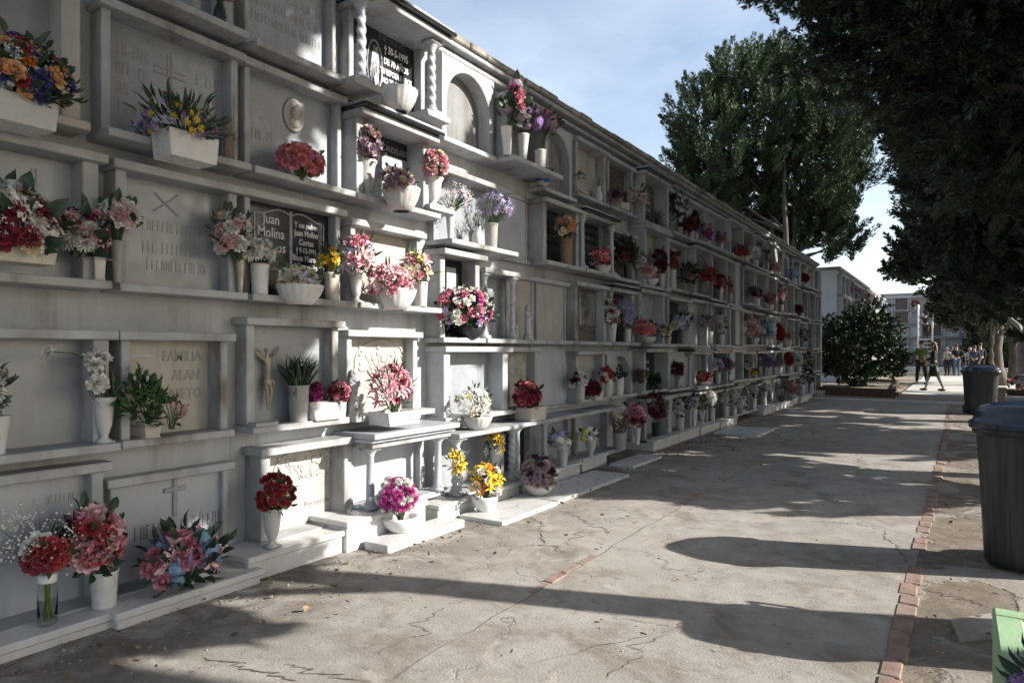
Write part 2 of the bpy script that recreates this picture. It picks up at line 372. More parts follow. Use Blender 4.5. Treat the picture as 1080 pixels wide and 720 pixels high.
# third tier
a2 = nn(-150, 97, R2, 2.47, plaque=M_marble, shelf_p=.26, sw=.08, p=.15)
def book(m, y0, y1, z0, z1, x, r=.006):
    yc = (y0+y1)/2
    for s in (-1, 1):
        w = (y1-y0)/2; top = [(x, yc+s*w*t, z1-.03+.028*math.sin(t*PI*1.6)*(1-t*.3)) for t in [i/10 for i in range(11)]]
        m.tube(top+[(x, yc+s*w, z0)], r, 5); m.tube([(x, yc, z0-.05), (x, yc+s*w*.4, z0+.01), (x, yc+s*w, z0)], r, 5)
        m.tube([(x, yc+s*w*.92, z0), (x, yc+s*w*.92, z1-.035)], r*.7, 5)
        m.tube([(x, yc+s*w*.86, z0+.01), (x, yc+s*w*.86, z1-.03)], r*.5, 5)
    m.tube([(x, yc, z0-.05), (x, yc, z1)], r*1.9, 6)
part(a2, 'relief', M_marble, lambda m: (m.tube([(.021, wy(20), 2.2), (.021, wy(32), 2.36), (.021, wy(37), 2.1)], .008), m.box(.01, .026, wy(36), wy(37.5), 1.95, 2.36)))
b2 = nn(117, 245, R2, 2.47, plaque=M_grey, shelf_p=.22, sw=.06, p=.13)
part(b2, 'cross', M_grey, lambda m: (m.tube([(.02, wy(160), 2.36), (.024, wy(172), 2.30), (.02, wy(186), 2.24)], .007, 6), m.tube([(.021, wy(160), 2.25), (.02, wy(172), 2.30), (.02, wy(186), 2.37)], .006, 6)))
part(b2, 'inscription', M_engr, lambda m: ticks(m, wy(148), wy(216), (2.13, 2.0, 1.9), .07, .021, rg))
c2 = nn(256, 357, R2, 2.48, plaque=M_black, shelf_p=.22, sw=.045, p=.10, sill=(0, .05))
bk = part(c2, 'engraved_book', M_silver, lambda m: book(m, wy(266), wy(339), 1.98, 2.41, .021))
def jm(m):
    y = wy(284)
    for t, z in (('Juan', 2.30), ('Molina', 2.205), ('Marcos', 2.11)): wall_text(m, t, .10, y, z, .0215, sx=.82, bold=.001)
def jm2(m):
    y = wy(321)
    for t, z, s in (('Y sus padres', 2.31, .055), ('Juan Molina', 2.25, .062), ('Cortes', 2.185, .062), ('† 9-12-1991', 2.13, .05), ('Blasa Marcos', 2.07, .062), ('Marmolejo', 2.01, .062), ('† 7-4-1999', 1.96, .05)):
        wall_text(m, t, s, y, z, .0215, sx=.75, bold=.001)
part(c2, 'inscription', simple('engraved_silver_letters', (.5,.52,.53), .5, .1), lambda m: (jm(m), jm2(m)))
d2 = nn(366, 440, R2, 2.43, plaque=M_marble2, shelf_p=.25, sw=.05, p=.12, sill=(0, .12))
# fourth tier
a3 = nn(-150, 78, R3, 3.35, plaque=M_grey, shelf_p=.22, sw=.09, p=.15, frame=M_marble2)
b3 = nn(103, 247, R3, 3.33, plaque=M_grey, shelf_p=.24, sw=.05, p=.12)
part(b3, 'cross', M_engr, lambda m: (m.box(.01, .024, wy(174), wy(175.6), 2.85, 3.2), m.box(.01, .024, wy(178), wy(179.6), 2.85, 3.2), m.box(.01, .0235, wy(160), wy(193), 3.07, 3.082), m.box(.01, .0235, wy(160), wy(193), 3.105, 3.117)))
part(b3, 'inscription', M_engr, lambda m: (ticks(m, wy(120), wy(156), (3.1, 2.99, 2.88, 2.78), .075, .021, rg), ticks(m, wy(198), wy(232), (3.08, 2.97, 2.86, 2.76), .075, .021, rg)))
c3 = nn(256, 358, R3, 3.33, plaque=M_grey, shelf_p=.24, sw=.04, p=.10)
def medal(m):
    m.lathe([(.105,0),(.11,.012),(.10,.02),(.095,.014),(.001,.014)], (0,0,0), 28)
    m.ball((.0, .012, .022), (.04, .048, .03), 12, 7); m.ball((0, -.05, .014), (.06, .035, .02), 12, 6); m.ball((.02, .03, .03), (.035, .045, .02), 10, 6)
v = MB(); medal(v); vv = np.concatenate(v.v); v.v = [np.stack([vv[:, 2]+.02, vv[:, 0]*.82+wy(307), vv[:, 1]*1.1+3.10], 1)]; v.build('medallion', M_marble2, c3, True)
part(c3, 'inscription', M_engr, lambda m: (ticks(m, wy(262), wy(345), (2.86,), .075, .021, rg), ticks(m, wy(275), wy(330), (2.74,), .05, .021, rg)))
d3 = nn(364, 441, R3, 3.24, plaque=M_black, shelf_p=.24, sw=.075, p=.2, lint_p=.30, canopy=True, sill=(0, .1))
def cand(m):
    y = wy(380); 
    for t, z in (('JOSE', 3.08), ('LARA', 2.99), ('NY', 2.90)): wall_text(m, t, .07, y, z, .0215, sx=.8)
    wall_text(m, 'CANDELARIA', .072, wy(415), 3.08, .0215, sx=.70); 
m = MB(); m.box(-.02, .26, wy(443, .15), wy(470, .15), R3+.015, R3+.06); m.build('side_shelf', M_shelf, d3, bevel=.004)
part(d3, 'inscription', simple('grey_letters', (.25,.26,.27), .5, .1), cand)
part(d3, 'etched_panel', M_silver, lambda m: (m.box(.01, .021, wy(401), wy(429), 2.70, 3.05),))
def cand2(m):
    for t, z in (('ROJAS', 2.965), ('SAEZ', 2.875), ('† 8-4-1991', 2.785)): wall_text(m, t, .08 if z > 2.8 else .066, wy(415), z, .0225, sx=.75, bold=.002)
part(d3, 'date_inscription', M_white, cand2)
# top tier
b4 = nn(110, 240, R4, 4.2, plaque=M_grey, shelf_p=.28, sw=.08, p=.14)
c4 = nn(256, 352, R4, 4.2, plaque=M_grey, shelf_p=.26, sw=.035, p=.10)
part(c4, 'inscription', M_engr, lambda m: ticks(m, wy(262), wy(340), (3.98, 3.88, 3.77, 3.66), .065, .021, rg))
d4 = nn(366, 446, 3.40, 4.09, plaque=M_black, shelf_p=.10, sw=.05, p=.10, lint_p=.38, canopy=True)
for pxx in (381, 455):
    yc = wy(pxx, .27); column(d4, .27, yc, 3.415, 4.035, .045, True)
    m = MB(); m.prism([(yc-.14, 3.36), (yc+.14, 3.36), (yc+.16, 3.41), (yc-.16, 3.41)], -.02, .36); m.build('bracket', M_shelf, d4, bevel=.005)
def portrait(m):
    y, z = wy(393), 3.74
    m.tube([(.022, y+.085*math.cos(t*PI/12), z+.21*math.sin(t*PI/12)) for t in range(25)], .006, 5)
    r = random.Random(5)
    for k in range(26):
        a = r.uniform(-.055, .055); m.tube([(.0215, y+a, z+r.uniform(-.16, .05)), (.0215, y+a*.6+r.uniform(-.01, .02), z+r.uniform(.06, .17))], r.uniform(.002, .005), 4)
    m.ball((.021, y, z+.08), (.006, .03, .045), 10, 6); m.ball((.021, y+.02, z-.1), (.006, .025, .05), 10, 6)
part(d4, 'oval_portrait', M_silver, portrait)
part(d4, 'name_inscription', M_dim, lambda m: wall_text(m, 'JOSE SANCHEZ', .07, wy(412), 3.985, .0215, sx=.68))
def d4t(m):
    for t, z, s in (('† 30-5-1995', 3.895, .088), ('DE 70 AÑOS', 3.80, .08), ('TU ESPOSA E HIJOS', 3.715, .066), ('NO TE OLVIDAN', 3.64, .066)): wall_text(m, t, s, wy(416), z, .0215, sx=.68, bold=.002)
part(d4, 'date_inscription', M_white, d4t)

# ------------------------------------------------------------------ the long block beyond it
YE = wy(858, 0)
far = empty('niche_wall', (-1.2, (YJ+YE)/2, 0), 'long row of white burial niches receding down the path under a dark stained coping', 'niche wall')
b = MB(); b.box(-2.4, -.004, YJ+.003, YE, -.05, 4.12); adopt(b.build('wall_body', M_plaster), far)
b = MB(); b.box(-2.45, .10, YJ+.01, YE+.05, 4.123, 4.17); b.box(-2.45, .06, YJ+.012, YE+.04, 4.172, 4.20); b.box(-2.45, .15, YJ+.011, YE+.06, 4.203, 4.25); adopt(b.build('cornice', M_shelf, bevel=.008), far)
b = MB(); y = YJ+.02; r2 = random.Random(2)
while y < YE+.05:
    w = r2.uniform(.25, .4); h = r2.uniform(.05, .075); b.box(-2.5, .17+r2.uniform(0, .015), y, y+w-.012, 4.253, 4.253+h); y += w
adopt(b.build('coping', M_roof, bevel=.012), far)
def fn(a, c, z0, z1, **k): return adopt(niche(None, wy(a, .08), wy(c, .08), z0, z1, rng=rg, **k), far)
F0, F1, F2, F3, F4 = .15, .83, 1.54, 2.41, 3.33
FS = [F0, F1, F2, F3, F4, 4.12]
def fpod(fr, a, c, p, z=F0):
    y0, y1 = wy(a, p), wy(c, p); m = MB(); m.box(-.02, p, y0, y1, -.03, z-.04); m.box(-.02, p+.02, y0-.01, y1+.01, z-.038, z-.003); m.build('step', M_slab, fr, bevel=.006)
# ground tier
e0 = fn(457, 524, F0+.005, .70, plaque=M_grey, shelf_p=.36, p=.08, lint_p=.40, lint=.04, cols=('twist', .05, .30)); fpod(e0, 462, 548, .42)
f0 = fn(526, 561, F0+.005, .70, plaque=M_black, shelf_p=.34, p=.10, lint_p=.38, lint=.04, cols=('round', .04, .27)); fpod(f0, 551, 575, .40)
g0 = fn(563, 602, F0+.005, .70, plaque=M_grey, shelf_p=.3, p=.08, lint_p=.36, lint=.04); fpod(g0, 578, 612, .36)
h0 = fn(604, 640, F0+.005, .70, plaque=M_marble, shelf_p=.3, p=.12, lint_p=.34, lint=.04); fpod(h0, 614, 640, .30)
# second tier
e1 = fn(457, 525, F1, 1.46, plaque=M_grey, shelf_p=.24, sw=.09, p=.2)
f1 = fn(528, 563, F1, 1.46, plaque=M_marble2, shelf_p=.22, sw=.06, p=.13)
part(f1, 'relief', M_marble2, lambda m: relief(m, wy(534), wy(557), .86, 1.42, seed=9), True)
g1 = fn(566, 600, F1-.04, 1.48, plaque=M_marble, shelf_p=.05, p=.015, lint_p=.02, sw=.02)
h1 = fn(604, 634, F1, 1.42, plaque=M_marble2, shelf_p=.2, sw=.07, p=.13)
i1 = fn(637, 664, F1, 1.42, plaque=M_marble2, shelf_p=.2, sw=.06, p=.13, arch='round')
# third tier
e2 = fn(455, 497, F2, 2.32, plaque=M_black, shelf_p=.24, sw=.07, p=.18, lint_p=.26)
part(e2, 'photo_frame', M_marble, lambda m: m.box(.01, .035, wy(468), wy(478), 1.95, 2.2), bevel=.003)
e2b = fn(500, 534, F2, 2.22, plaque=M_grey, shelf_p=.26, sw=.04, p=.06, lint_p=.24, cols=('twist', .035, .18))
f2 = fn(537, 566, F2, 2.24, plaque=M_marble2, shelf_p=.2, sw=.03, p=.04)
f2b = fn(569, 600, F2, 2.24, plaque=M_marble2, shelf_p=.2, sw=.03, p=.04)
h2 = fn(602, 635, F2, 2.26, plaque=M_brownst, shelf_p=.22, sw=.07, p=.14)
part(h2, 'steel_plate', simple('polished_steel', (.5,.5,.5), .22, .3, 14, metal=.9), lambda m: m.box(.01, .026, wy(610), wy(626), 1.75, 2.16), bevel=.002)
i2 = fn(639, 664, F2, 2.26, plaque=M_black, shelf_p=.24, sw=.08, p=.15, canopy=True)
# fourth tier
e3 = fn(458, 527, F3, 3.06, plaque=M_grey, shelf_p=.3, sw=.03, p=.05, lint_p=.2)
f3 = fn(529, 560, F3, 3.1, plaque=M_marble, shelf_p=.06, sw=.03, p=.03, lint_p=.04)
h3 = fn(563, 601, F3, 3.1, plaque=M_black, shelf_p=.28, sw=.07, p=.2, lint_p=.26)
part(h3, 'inscription', M_dim, lambda m: ticks(m, wy(568), wy(588), (2.95, 2.83, 2.71, 2.59), .07, .021, rg))
h3b = fn(603, 637, F3, 3.1, plaque=M_black, shelf_p=.3, sw=.04, p=.06, lint_p=.26, cols=('round', .045, .2), canopy=True)
part(h3b, 'inscription', M_dim, lambda m: ticks(m, wy(612), wy(630), (2.95, 2.85, 2.75, 2.65), .05, .021, rg))
i3 = fn(640, 666, F3, 3.06, plaque=M_brownst, shelf_p=.22, sw=.05, p=.12)
part(i3, 'cross', M_statue, lambda m: cross_mb(m, wy(645, .18), F3+.02, .52, .2, .03, .16, .19))
# top tier
e4 = fn(459, 514, F4, 4.08, plaque=M_render, frame=M_plaster, shelf_p=.2, p=.16, arch='round', margin=.07)
f4 = fn(518, 562, F4, 3.98, plaque=M_grey, shelf_p=.40, sw=.07, p=.28, lint_p=.30, sill=(.03, .1))
g4 = fn(564, 599, F4-.1, 4.0, plaque=M_render, frame=M_plaster, shelf_p=.2, p=.14, arch='round', margin=.07)
h4 = fn(602, 634, F4, 4.0, plaque=M_marble2, shelf_p=.2, sw=.06, p=.15)
i4 = fn(637, 664, F4, 4.0, plaque=M_brownst, shelf_p=.22, sw=.06, p=.13)
# the rest of the long block: one metre bays, five tiers
Y0 = wy(666, .08)+.03; NB = int((YE-Y0-.1)/1.02); PITCH = (YE-.12-Y0)/NB
BAY = [Y0+k*PITCH for k in range(NB+1)]
BZ = {}; r3 = random.Random(21); PLQ = [M_marble, M_grey, M_marble2, M_black, M_brownst, M_grey, M_black]
for k in range(NB):
    for t in range(5):
        y0, y1 = BAY[k]+.03, BAY[k+1]-.03; z0 = FS[t]+(.004 if t == 0 else r3.uniform(-.05, .03)); z1 = FS[t+1]-r3.uniform(.09, .14)
        st = r3.random(); kw = dict(plaque=r3.choice(PLQ), sw=r3.uniform(.05, .09), p=r3.uniform(.14, .28), shelf_p=r3.uniform(.18, .38), rng=r3)
        if t == 0: kw['shelf_p'] = .3
        if t == 1 and k == 1: kw.update(arch='pointed', plaque=M_grey, p=.12, margin=.12)
        elif t == 2 and k in (2,): kw.update(plaque=M_marble)
        elif t == 4 and k in (2, 3): kw.update(plaque=M_marble, frame=M_marble, p=.14)  # paler marble on plaque and frame stands in for sun on these niches
        elif st < .16: kw.update(cols=('round' if st < .1 else 'twist', .042, .17), p=.06, lint_p=.25, canopy=st < .08)
        elif st < .24: kw.update(arch='round', plaque=r3.choice([M_grey, M_plaster]), p=.12)
        elif st < .4: kw.update(canopy=True, p=.24)
        BZ[(k, t)] = (z0, kw['shelf_p']); fr = adopt(niche(None, y0, y1, z0, z1, bev=.004, **kw), far)
        if kw['plaque'] in (M_black, M_brownst) and r3.random() < .7:
            part(fr, 'inscription', M_dim if r3.random() < .5 else M_white, lambda m: ticks(m, y0+.2, y1-.2, (z1-.22, z1-.33, z1-.44), .05, .021, r3))
        elif r3.random() < .4:
            part(fr, 'inscription', M_engrdark, lambda m: ticks(m, y0+.2, y1-.2, (z1-.25, z1-.36), .06, .021, r3))
        if t == 0 and r3.random() < .8:
            m = MB(); pp = r3.uniform(.33, .45); m.box(-.02, pp, y0-.01, y1+.01, -.03, F0-.043); m.box(-.02, pp+.02, y0-.02, y1+.02, F0-.041, F0-.003); m.build('step', M_slab, fr, bevel=.006)
for pxx, z0, z1 in ((776, F2, F4-.1), (771, F1, F2-.06), (817, F4, 4.1)):
    y = wy(pxx, .2); m = MB(); m.box(-.02, .24, y-.16, y+.16, z0, z1); adopt(m.build('pier', M_plaster, bevel=.006), far)
m = MB(); m.box(-2.4, .22, YE+.003, YE+.24, -.05, 4.1); adopt(m.build('end_pier', M_plaster, bevel=.01), far)
# ------------------------------------------------------------------ flowers
def petal(mb, az, r0, L, w, t0, t1, cup=.15, n=3, ruffle=0, rng=random, zb=0):
    v = []; f = []; rr, z = r0, zb; ca, sa = math.cos(az), math.sin(az)
    prof = [.45, .95, 1.0, .35] if n == 3 else [.5, 1.0, .5]
    for i in range(n+1):
        ww = w*prof[i]
        for j, u in enumerate((-.5, 0, .5)):
            lift = cup*w*(2*u)**2+(ruffle*rng.uniform(-1, 1)*w if i > 0 else 0)
            tn = t0+(t1-t0)*i/n
            x = rr-lift*math.sin(tn); zz = z+lift*math.cos(tn); y = u*ww
            v.append((x*ca-y*sa, x*sa+y*ca, zz))
        tn = t0+(t1-t0)*(i+.5)/n; rr += L/n*math.cos(tn); z += L/n*math.sin(tn)
    for i in range(n):
        for j in range(2): a = i*3+j; f.append((a, a+1, a+4, a+3))
    mb.add(v, f)
def blossom_mb(kind, seed):
    r = random.Random(seed); m = MB(); D = PI/180
    def ring(n, r0, L, w, t0, t1, cup=.15, ns=3, ruf=.05, zb=0, ph=None):
        ph = r.uniform(0, 6) if ph is None else ph
        for k in range(n): petal(m, ph+2*PI*k/n+r.uniform(-.12, .12), r0, L*r.uniform(.9, 1.1), w, (t0+r.uniform(-6, 6))*D, (t1+r.uniform(-10, 10))*D, cup, ns, ruf, r, zb)
    if kind == 'rose':
        ring(3, .06, .75, .5, 88, 112, .35, 3, .04); ring(4, .16, .85, .62, 80, 105, .3, 3, .05); ring(5, .24, .9, .75, 68, 80, .3, 3, .05); ring(6, .28, 1.0, .85, 52, 30, .25, 3, .07); ring(6, .26, .95, .85, 30, -15, .2, 3, .08)
    elif kind == 'lily':
        ring(3, .08, 1.35, .42, 62, -12, .25, 3, .03); ring(3, .08, 1.3, .34, 55, -25, .25, 3, .03)
        for k in range(5): a = k*1.25; m.tube([(0, 0, .2), (.25*math.cos(a), .25*math.sin(a), .8)], [.02, .035], 4)
    elif kind == 'mum':
        for n, L, t0, t1 in ((6, .6, 86, 100), (9, .75, 72, 82), (12, .9, 54, 55), (14, 1.0, 34, 25), (15, 1.0, 14, -8), (14, .9, -12, -45)): ring(n, .1, L, .24, t0, t1, .3, 2, .05)
    elif kind == 'carnation':
        for n, L, t0, t1 in ((4, .7, 86, 100), (6, .85, 70, 60), (7, .95, 48, 35), (8, 1.0, 24, 5), (8, .9, 4, -25)): ring(n, .08, L, .55, t0, t1, .2, 2, .22)
    elif kind == 'daisy':
        ring(14, .2, .85, .2, 12, -8, .1, 2, .03); m.ball((0, 0, .03), (.26, .26, .14), 8, 5)
    elif kind == 'hydrangea':
        m.ball((0, 0, .1), (.84, .84, .82), 10, 7)
        for k in range(46):
            zc = 1-1.5*(k+.5)/46; a = k*2.39996; q = math.sqrt(max(0, 1-zc*zc)); c = Vector((q*math.cos(a), q*math.sin(a), zc)); nrm = c.normalized(); t = nrm.orthogonal().normalized(); bt = nrm.cross(t); ro = r.uniform(0, 1.5)
            for j in range(4):
                aa = ro+j*PI/2; d = t*math.cos(aa)+bt*math.sin(aa); e = nrm.cross(d); p0 = c*.95
                m.add([p0, p0+d*.16+e*.09+nrm*.05, p0+d*.26+nrm*.03, p0+d*.16-e*.09+nrm*.05], [(0, 1, 2, 3)])
    elif kind == 'tulip':
        ring(3, .2, 1.5, .7, 88, 100, .35, 3, .02); ring(3, .22, 1.4, .75, 80, 98, .3, 3, .02, ph=1)
    elif kind == 'spike':
        for k in range(34):
            z = 2.6*k/34; a = k*2.4; w = .42*(1-k/44); petal(m, a, .03, w, w*.75, 35*D, 10*D, .2, 2, .1, r, z); petal(m, a+.5, .03, w*.8, w*.7, 60*D, 30*D, .2, 2, .1, r, z)
    elif kind == 'spray':
        for k in range(26):
            d = Vector((r.gauss(0, 1), r.gauss(0, 1), abs(r.gauss(.6, .8)))).normalized()*r.uniform(.5, 1.15)
            for j in range(3):
                a = r.uniform(0, 6); e = Vector((math.cos(a), math.sin(a), r.uniform(-.5, .5)))*.12; g = e.cross(Vector((0, 0, 1)))*.8
                m.add([d, d+e+g*.5, d+e*1.5, d+e-g*.5], [(0, 1, 2, 3)])
    return m
BL = {}
def blossom(kind, col, var=0):
    k = (kind, col, var)
    if k not in BL: BL[k] = blossom_mb(kind, hash_(kind)+var).mesh(kind+'_blossom', petal_mat(col), True)
    return BL[k]
def hash_(s): return sum(ord(c)*(i+3) for i, c in enumerate(s))
BA = {}
def blossom_arr(kind, var):
    if (kind, var) not in BA:
        b = blossom_mb(kind, hash_(kind)+var); BA[(kind, var)] = (np.concatenate(b.v), b.f)
    return BA[(kind, var)]
def orient(n, roll):
    z = Vector(n).normalized(); x = z.orthogonal().normalized(); y = z.cross(x)
    return Matrix((x, y, z)).transposed() @ Matrix.Rotation(roll, 3, 'Z')
LEAF = {'broad': [(0,0,0),(-.27,.38,.10),(0,.45,0),(.27,.38,.10),(-.2,.72,.04),(0,.78,-.05),(.2,.72,.04),(0,1,-.16)],
        'long': [(0,0,0),(-.09,.35,.04),(0,.4,0),(.09,.35,.04),(-.06,.7,.0),(0,.72,-.04),(.06,.7,.0),(0,1,-.2)],
        'round': [(0,0,0),(-.42,.42,.08),(0,.45,0),(.42,.42,.08),(-.34,.8,.05),(0,.8,-.02),(.34,.8,.05),(0,1,-.06)],
        'blade': [(0,0,0),(-.03,.4,.03),(0,.42,.06),(.03,.4,.03),(-.02,.75,.0),(0,.76,.03),(.02,.75,.0),(0,1,-.12)]}
LF = [(0,2,1),(0,3,2),(1,2,5,4),(2,3,6,5),(4,5,7),(5,6,7)]
def leaf(mb, p, d, size, kind, roll):
    y = Vector(d).normalized(); x = y.orthogonal().normalized(); x = Matrix.Rotation(roll, 3, y) @ x; z = x.cross(y)
    mb.add([Vector(p)+size*(x*a+y*b_+z*c) for a, b_, c in LEAF[kind]], LF)
def vase_mb(kind, w, h):
    m = MB(); r = w/2
    if kind == 'urn':
        m.lathe([(.62*r,0),(.64*r,.05*h),(.35*r,.1*h),(.28*r,.16*h),(.42*r,.22*h),(.62*r,.38*h),(.74*r,.62*h),(.82*r,.85*h),(1.0*r,.96*h),(1.0*r,h),(.86*r,h),(.78*r,.9*h),(.1*r,.8*h)], seg=24, cap=False)
        m.box(-.66*r, .66*r, -.66*r, .66*r, -.0, .035*h)
    elif kind == 'fluted':
        md = lambda a, z: 1+.05*abs(math.sin(a*9))*min(1, max(0, z/h*1.3))
        m.lathe([(.45*r,0),(.55*r,.03*h),(.72*r,.25*h),(.88*r,.55*h),(.97*r,.85*h),(1.0*r,h),(.93*r,h),(.8*r,.85*h),(.1*r,.75*h)], seg=72, mod=md, cap=False)
    elif kind == 'cyl':
        m.lathe([(.8*r,0),(.83*r,.02*h),(.95*r,.9*h),(1.0*r,.95*h),(1.0*r,h),(.88*r,h),(.84*r,.85*h),(.1*r,.8*h)], seg=24, cap=False)
    elif kind == 'cone':
        m.lathe([(.52*r,0),(.52*r,.03*h),(.48*r,.05*h),(.7*r,.5*h),(.95*r,.95*h),(1.0*r,h),(.88*r,h),(.6*r,.7*h),(.1*r,.6*h)], seg=24, cap=False)
    elif kind == 'bottle':
        m.lathe([(.7*r,0),(.95*r,.15*h),(1.0*r,.4*h),(.85*r,.62*h),(.5*r,.8*h),(.5*r,.88*h),(.62*r,h),(.5*r,h),(.4*r,.9*h),(.05*r,.8*h)], seg=20, cap=False)
    elif kind == 'bowl':
        m.lathe([(.5*r,0),(.55*r,.04*h),(.85*r,.4*h),(1.0*r,.8*h),(1.0*r,h),(.92*r,h),(.8*r,.8*h),(.1*r,.6*h)], seg=28, cap=False)
    elif kind == 'square':
        for (a, b_, z0, z1) in ((.8, .8, 0, .04), (.74, .74, .04, .12)): m.box(-a*r, a*r, -a*r, a*r, z0*h, z1*h)
        m.lathe([(.95*r,.12*h),(1.2*r,.96*h),(1.36*r,.97*h),(1.36*r,h),(1.15*r,h),(1.05*r,.8*h),(.1,.78*h)], seg=4, cap=False)
        v = m.v[-1]; c, s = math.cos(PI/4), math.sin(PI/4); m.v[-1] = np.stack([v[:, 0]*c-v[:, 1]*s, v[:, 0]*s+v[:, 1]*c, v[:, 2]], 1)
    elif kind == 'trough':
        d = min(.11, r*.6)
        poly = [(-r*.9, 0), (r*.9, 0), (r, h), (-r, h)]
        m.prism(poly, -d, -d*.86); m.prism(poly, d*.86, d); m.box(-d*.87, d*.87, -r*.88, r*.88, .002, h*.75)
        m.prism([(-r*.9, .001), (-r*.86, .001), (-r*.96, h-.001), (-r*.999, h-.001)], -d*.86, d*.86); m.prism([(r*.86, .001), (r*.9, .001), (r*.999, h-.001), (r*.96, h-.001)], -d*.86, d*.86)
    return m
COUNT = {}
def arr(label, px, z, p, cont=None, bq=None, flowers=(), leaves=('broad', 24, .05, 'dark'), stems=True, group=None, detail=True, seed=None, name='flower_vase', cat='flower vase', fillc=None, pos=None, tall=False):
    """cont = (kind, width_px, height_px, material); bq = bouquet box in pixels of the photograph; flowers = [(kind, colour, count, radius_m)]"""
    seed = seed if seed is not None else int(abs(px*7+z*100)); rn = random.Random(seed)
    t = depth(px, p); X = (px-540)/F; mpp = t/F; hs = 1/math.sqrt(1+X*X)
    y = wy(px, p); top = 0.0
    flowers = [(f[0], f[1], max(1, round(f[2]*(1.5 if f[0] in ('rose','mum','carnation','daisy','lily') and f[2] > 3 else 1))), f[3]*(.86 if f[2] > 3 else 1)) for f in flowers]
    o = empty(name, (p, y, z), label, cat, group, 0)
    if cont:
        k, w, h, cm = cont; w = w*mpp*hs; h = h*mpp
        if k in ('fluted', 'bowl', 'urn', 'cyl', 'cone', 'bottle'): w = min(w, 2*p+.3)
        smooth = k not in ('square', 'trough')
        part_name = {'trough': 'planter', 'square': 'pot', 'bowl': 'bowl', 'fluted': 'bowl', 'cyl': 'pot'}.get(k, 'vase')
        vm = vase_mb(k, w, h); vo = vm.build(part_name, cm, o, smooth, 0 if smooth else .003); top = h*.9
        if smooth:
            for pl in vo.data.polygons: pass
    if bq:
        x0, y0, x1, y1 = bq; bx = (x0+x1)/2
        a = (x1-x0)/2*mpp*hs; c = (y1-y0)/2*mpp; cy = wy(bx, p)-y; cz = wz(bx, (y0+y1)/2, p)-z
        b_ = min(a, max(c, .6*a), p+.12) if not tall else min(a, .14)
        if cont and cont[0] == 'trough': b_ = min(b_, .16)
        cx = 0.02 if p > .2 else .04; pe = p+cx+.3*b_; cy = wy(bx, pe)-y; cz = wz(bx, (y0+y1)/2, pe)-z; cz = max(cz, top*.9+c*.45) if cont else max(cz, c*.75)
        fm = MB(); pts = []; tot = sum(f[2] for f in flowers); n = max(1, int(tot*1.75)); cand = []
        for i in range(n*2):
            zc = 1-2*(i+.5)/(n*2); an = i*2.39996+seed; q = math.sqrt(1-zc*zc); cand.append(Vector((q*math.cos(an), q*math.sin(an), zc)))
        cand = [d for d in cand if d.z > -.62 and d.x > -.45]
        rn.shuffle(cand)
        while len(cand) < tot: cand.append(Vector((abs(rn.gauss(0, 1)), rn.gauss(0, 1), rn.gauss(.3, .8))).normalized())
        lst = [f for f in flowers for _ in range(f[2])]; rn.shuffle(lst); merged = {}
        for i, (k, col, _, rad) in enumerate(lst):
            d = cand[i]; sc = rn.uniform(.78, 1.0); rd = rad*rn.uniform(.85, 1.15)
            aa, bb, cc = max(.02, a-rd*1.05), max(.02, b_-rd*.8), max(.02, c-rd*1.05)
            P = Vector((cx+d.x*bb*sc, cy+d.y*aa*sc, cz+d.z*cc*sc))
            P.x = max(P.x, .035+rd*.45-p)
            nrm = Vector((d.x+.35, d.y, d.z+.35)) if k not in ('spike', 'tulip') else Vector((d.x*.5, d.y*.7, d.z*.5+.8))
            M3 = orient(nrm, rn.uniform(0, 6.28)); var = rn.randrange(3)
            pts.append((P, rd))
            if detail:
                fo = link(k if k != 'spray' else 'filler_sprig', blossom(k, col, var), o); 
                if k == 'spray': fo['kind'] = 'stuff'
                fo.matrix_local = Matrix.LocRotScale(P, M3.to_quaternion(), (rd, rd, rd))
            else:
                bv, bf = blossom_arr(k, var); merged.setdefault(col, MB()).add(bv @ (np.array(M3).T*rd)+np.array(P), bf)
        for col, mm in merged.items(): mm.build('blossoms', petal_mat(col), o, True)
        lk, ln, ls, lc = leaves
        lm = MB(); base = Vector((0, 0, top*.95)) if cont else Vector((cx, cy, cz-c*.7))
        for i in range(ln):
            d = Vector((rn.gauss(.25, .8), rn.gauss(0, 1), rn.gauss(.15, .8))).normalized(); s = rn.uniform(.45, 1.0)
            P = Vector((cx+d.x*b_*s, cy+d.y*a*s, cz+d.z*c*s)); dirn = (d*1.0+Vector((.15, 0, .35))+(P-base).normalized()*.5)
            if lk == 'blade': P = base+Vector((rn.uniform(-.04, .04), rn.uniform(-.05, .05), 0)); dirn = Vector((d.x*.5, d.y*.9, .9+abs(d.z)*.6))
            P.x = max(P.x, .05-p)
            if cont and P.z < top: P.z = top+rn.uniform(.0, .04)
            leaf(lm, P-dirn.normalized()*ls*.3, dirn, ls*rn.uniform(.7, 1.2), lk, rn.uniform(0, 6.28))
        if ln: lm.build('leaves', GREENS[lc], o)
        if stems and pts:
            sm = MB(); st = pts if len(pts) < 40 else pts[:40]
            for P, rd in st:
                mid = base.lerp(P, .5)+Vector((0, 0, .01)); sm.tube([base+Vector((rn.uniform(-.015, .015), rn.uniform(-.015, .015), -.03)), mid, P], .0028, 4)
            sm.build('stems', M_stem, o)
    return o
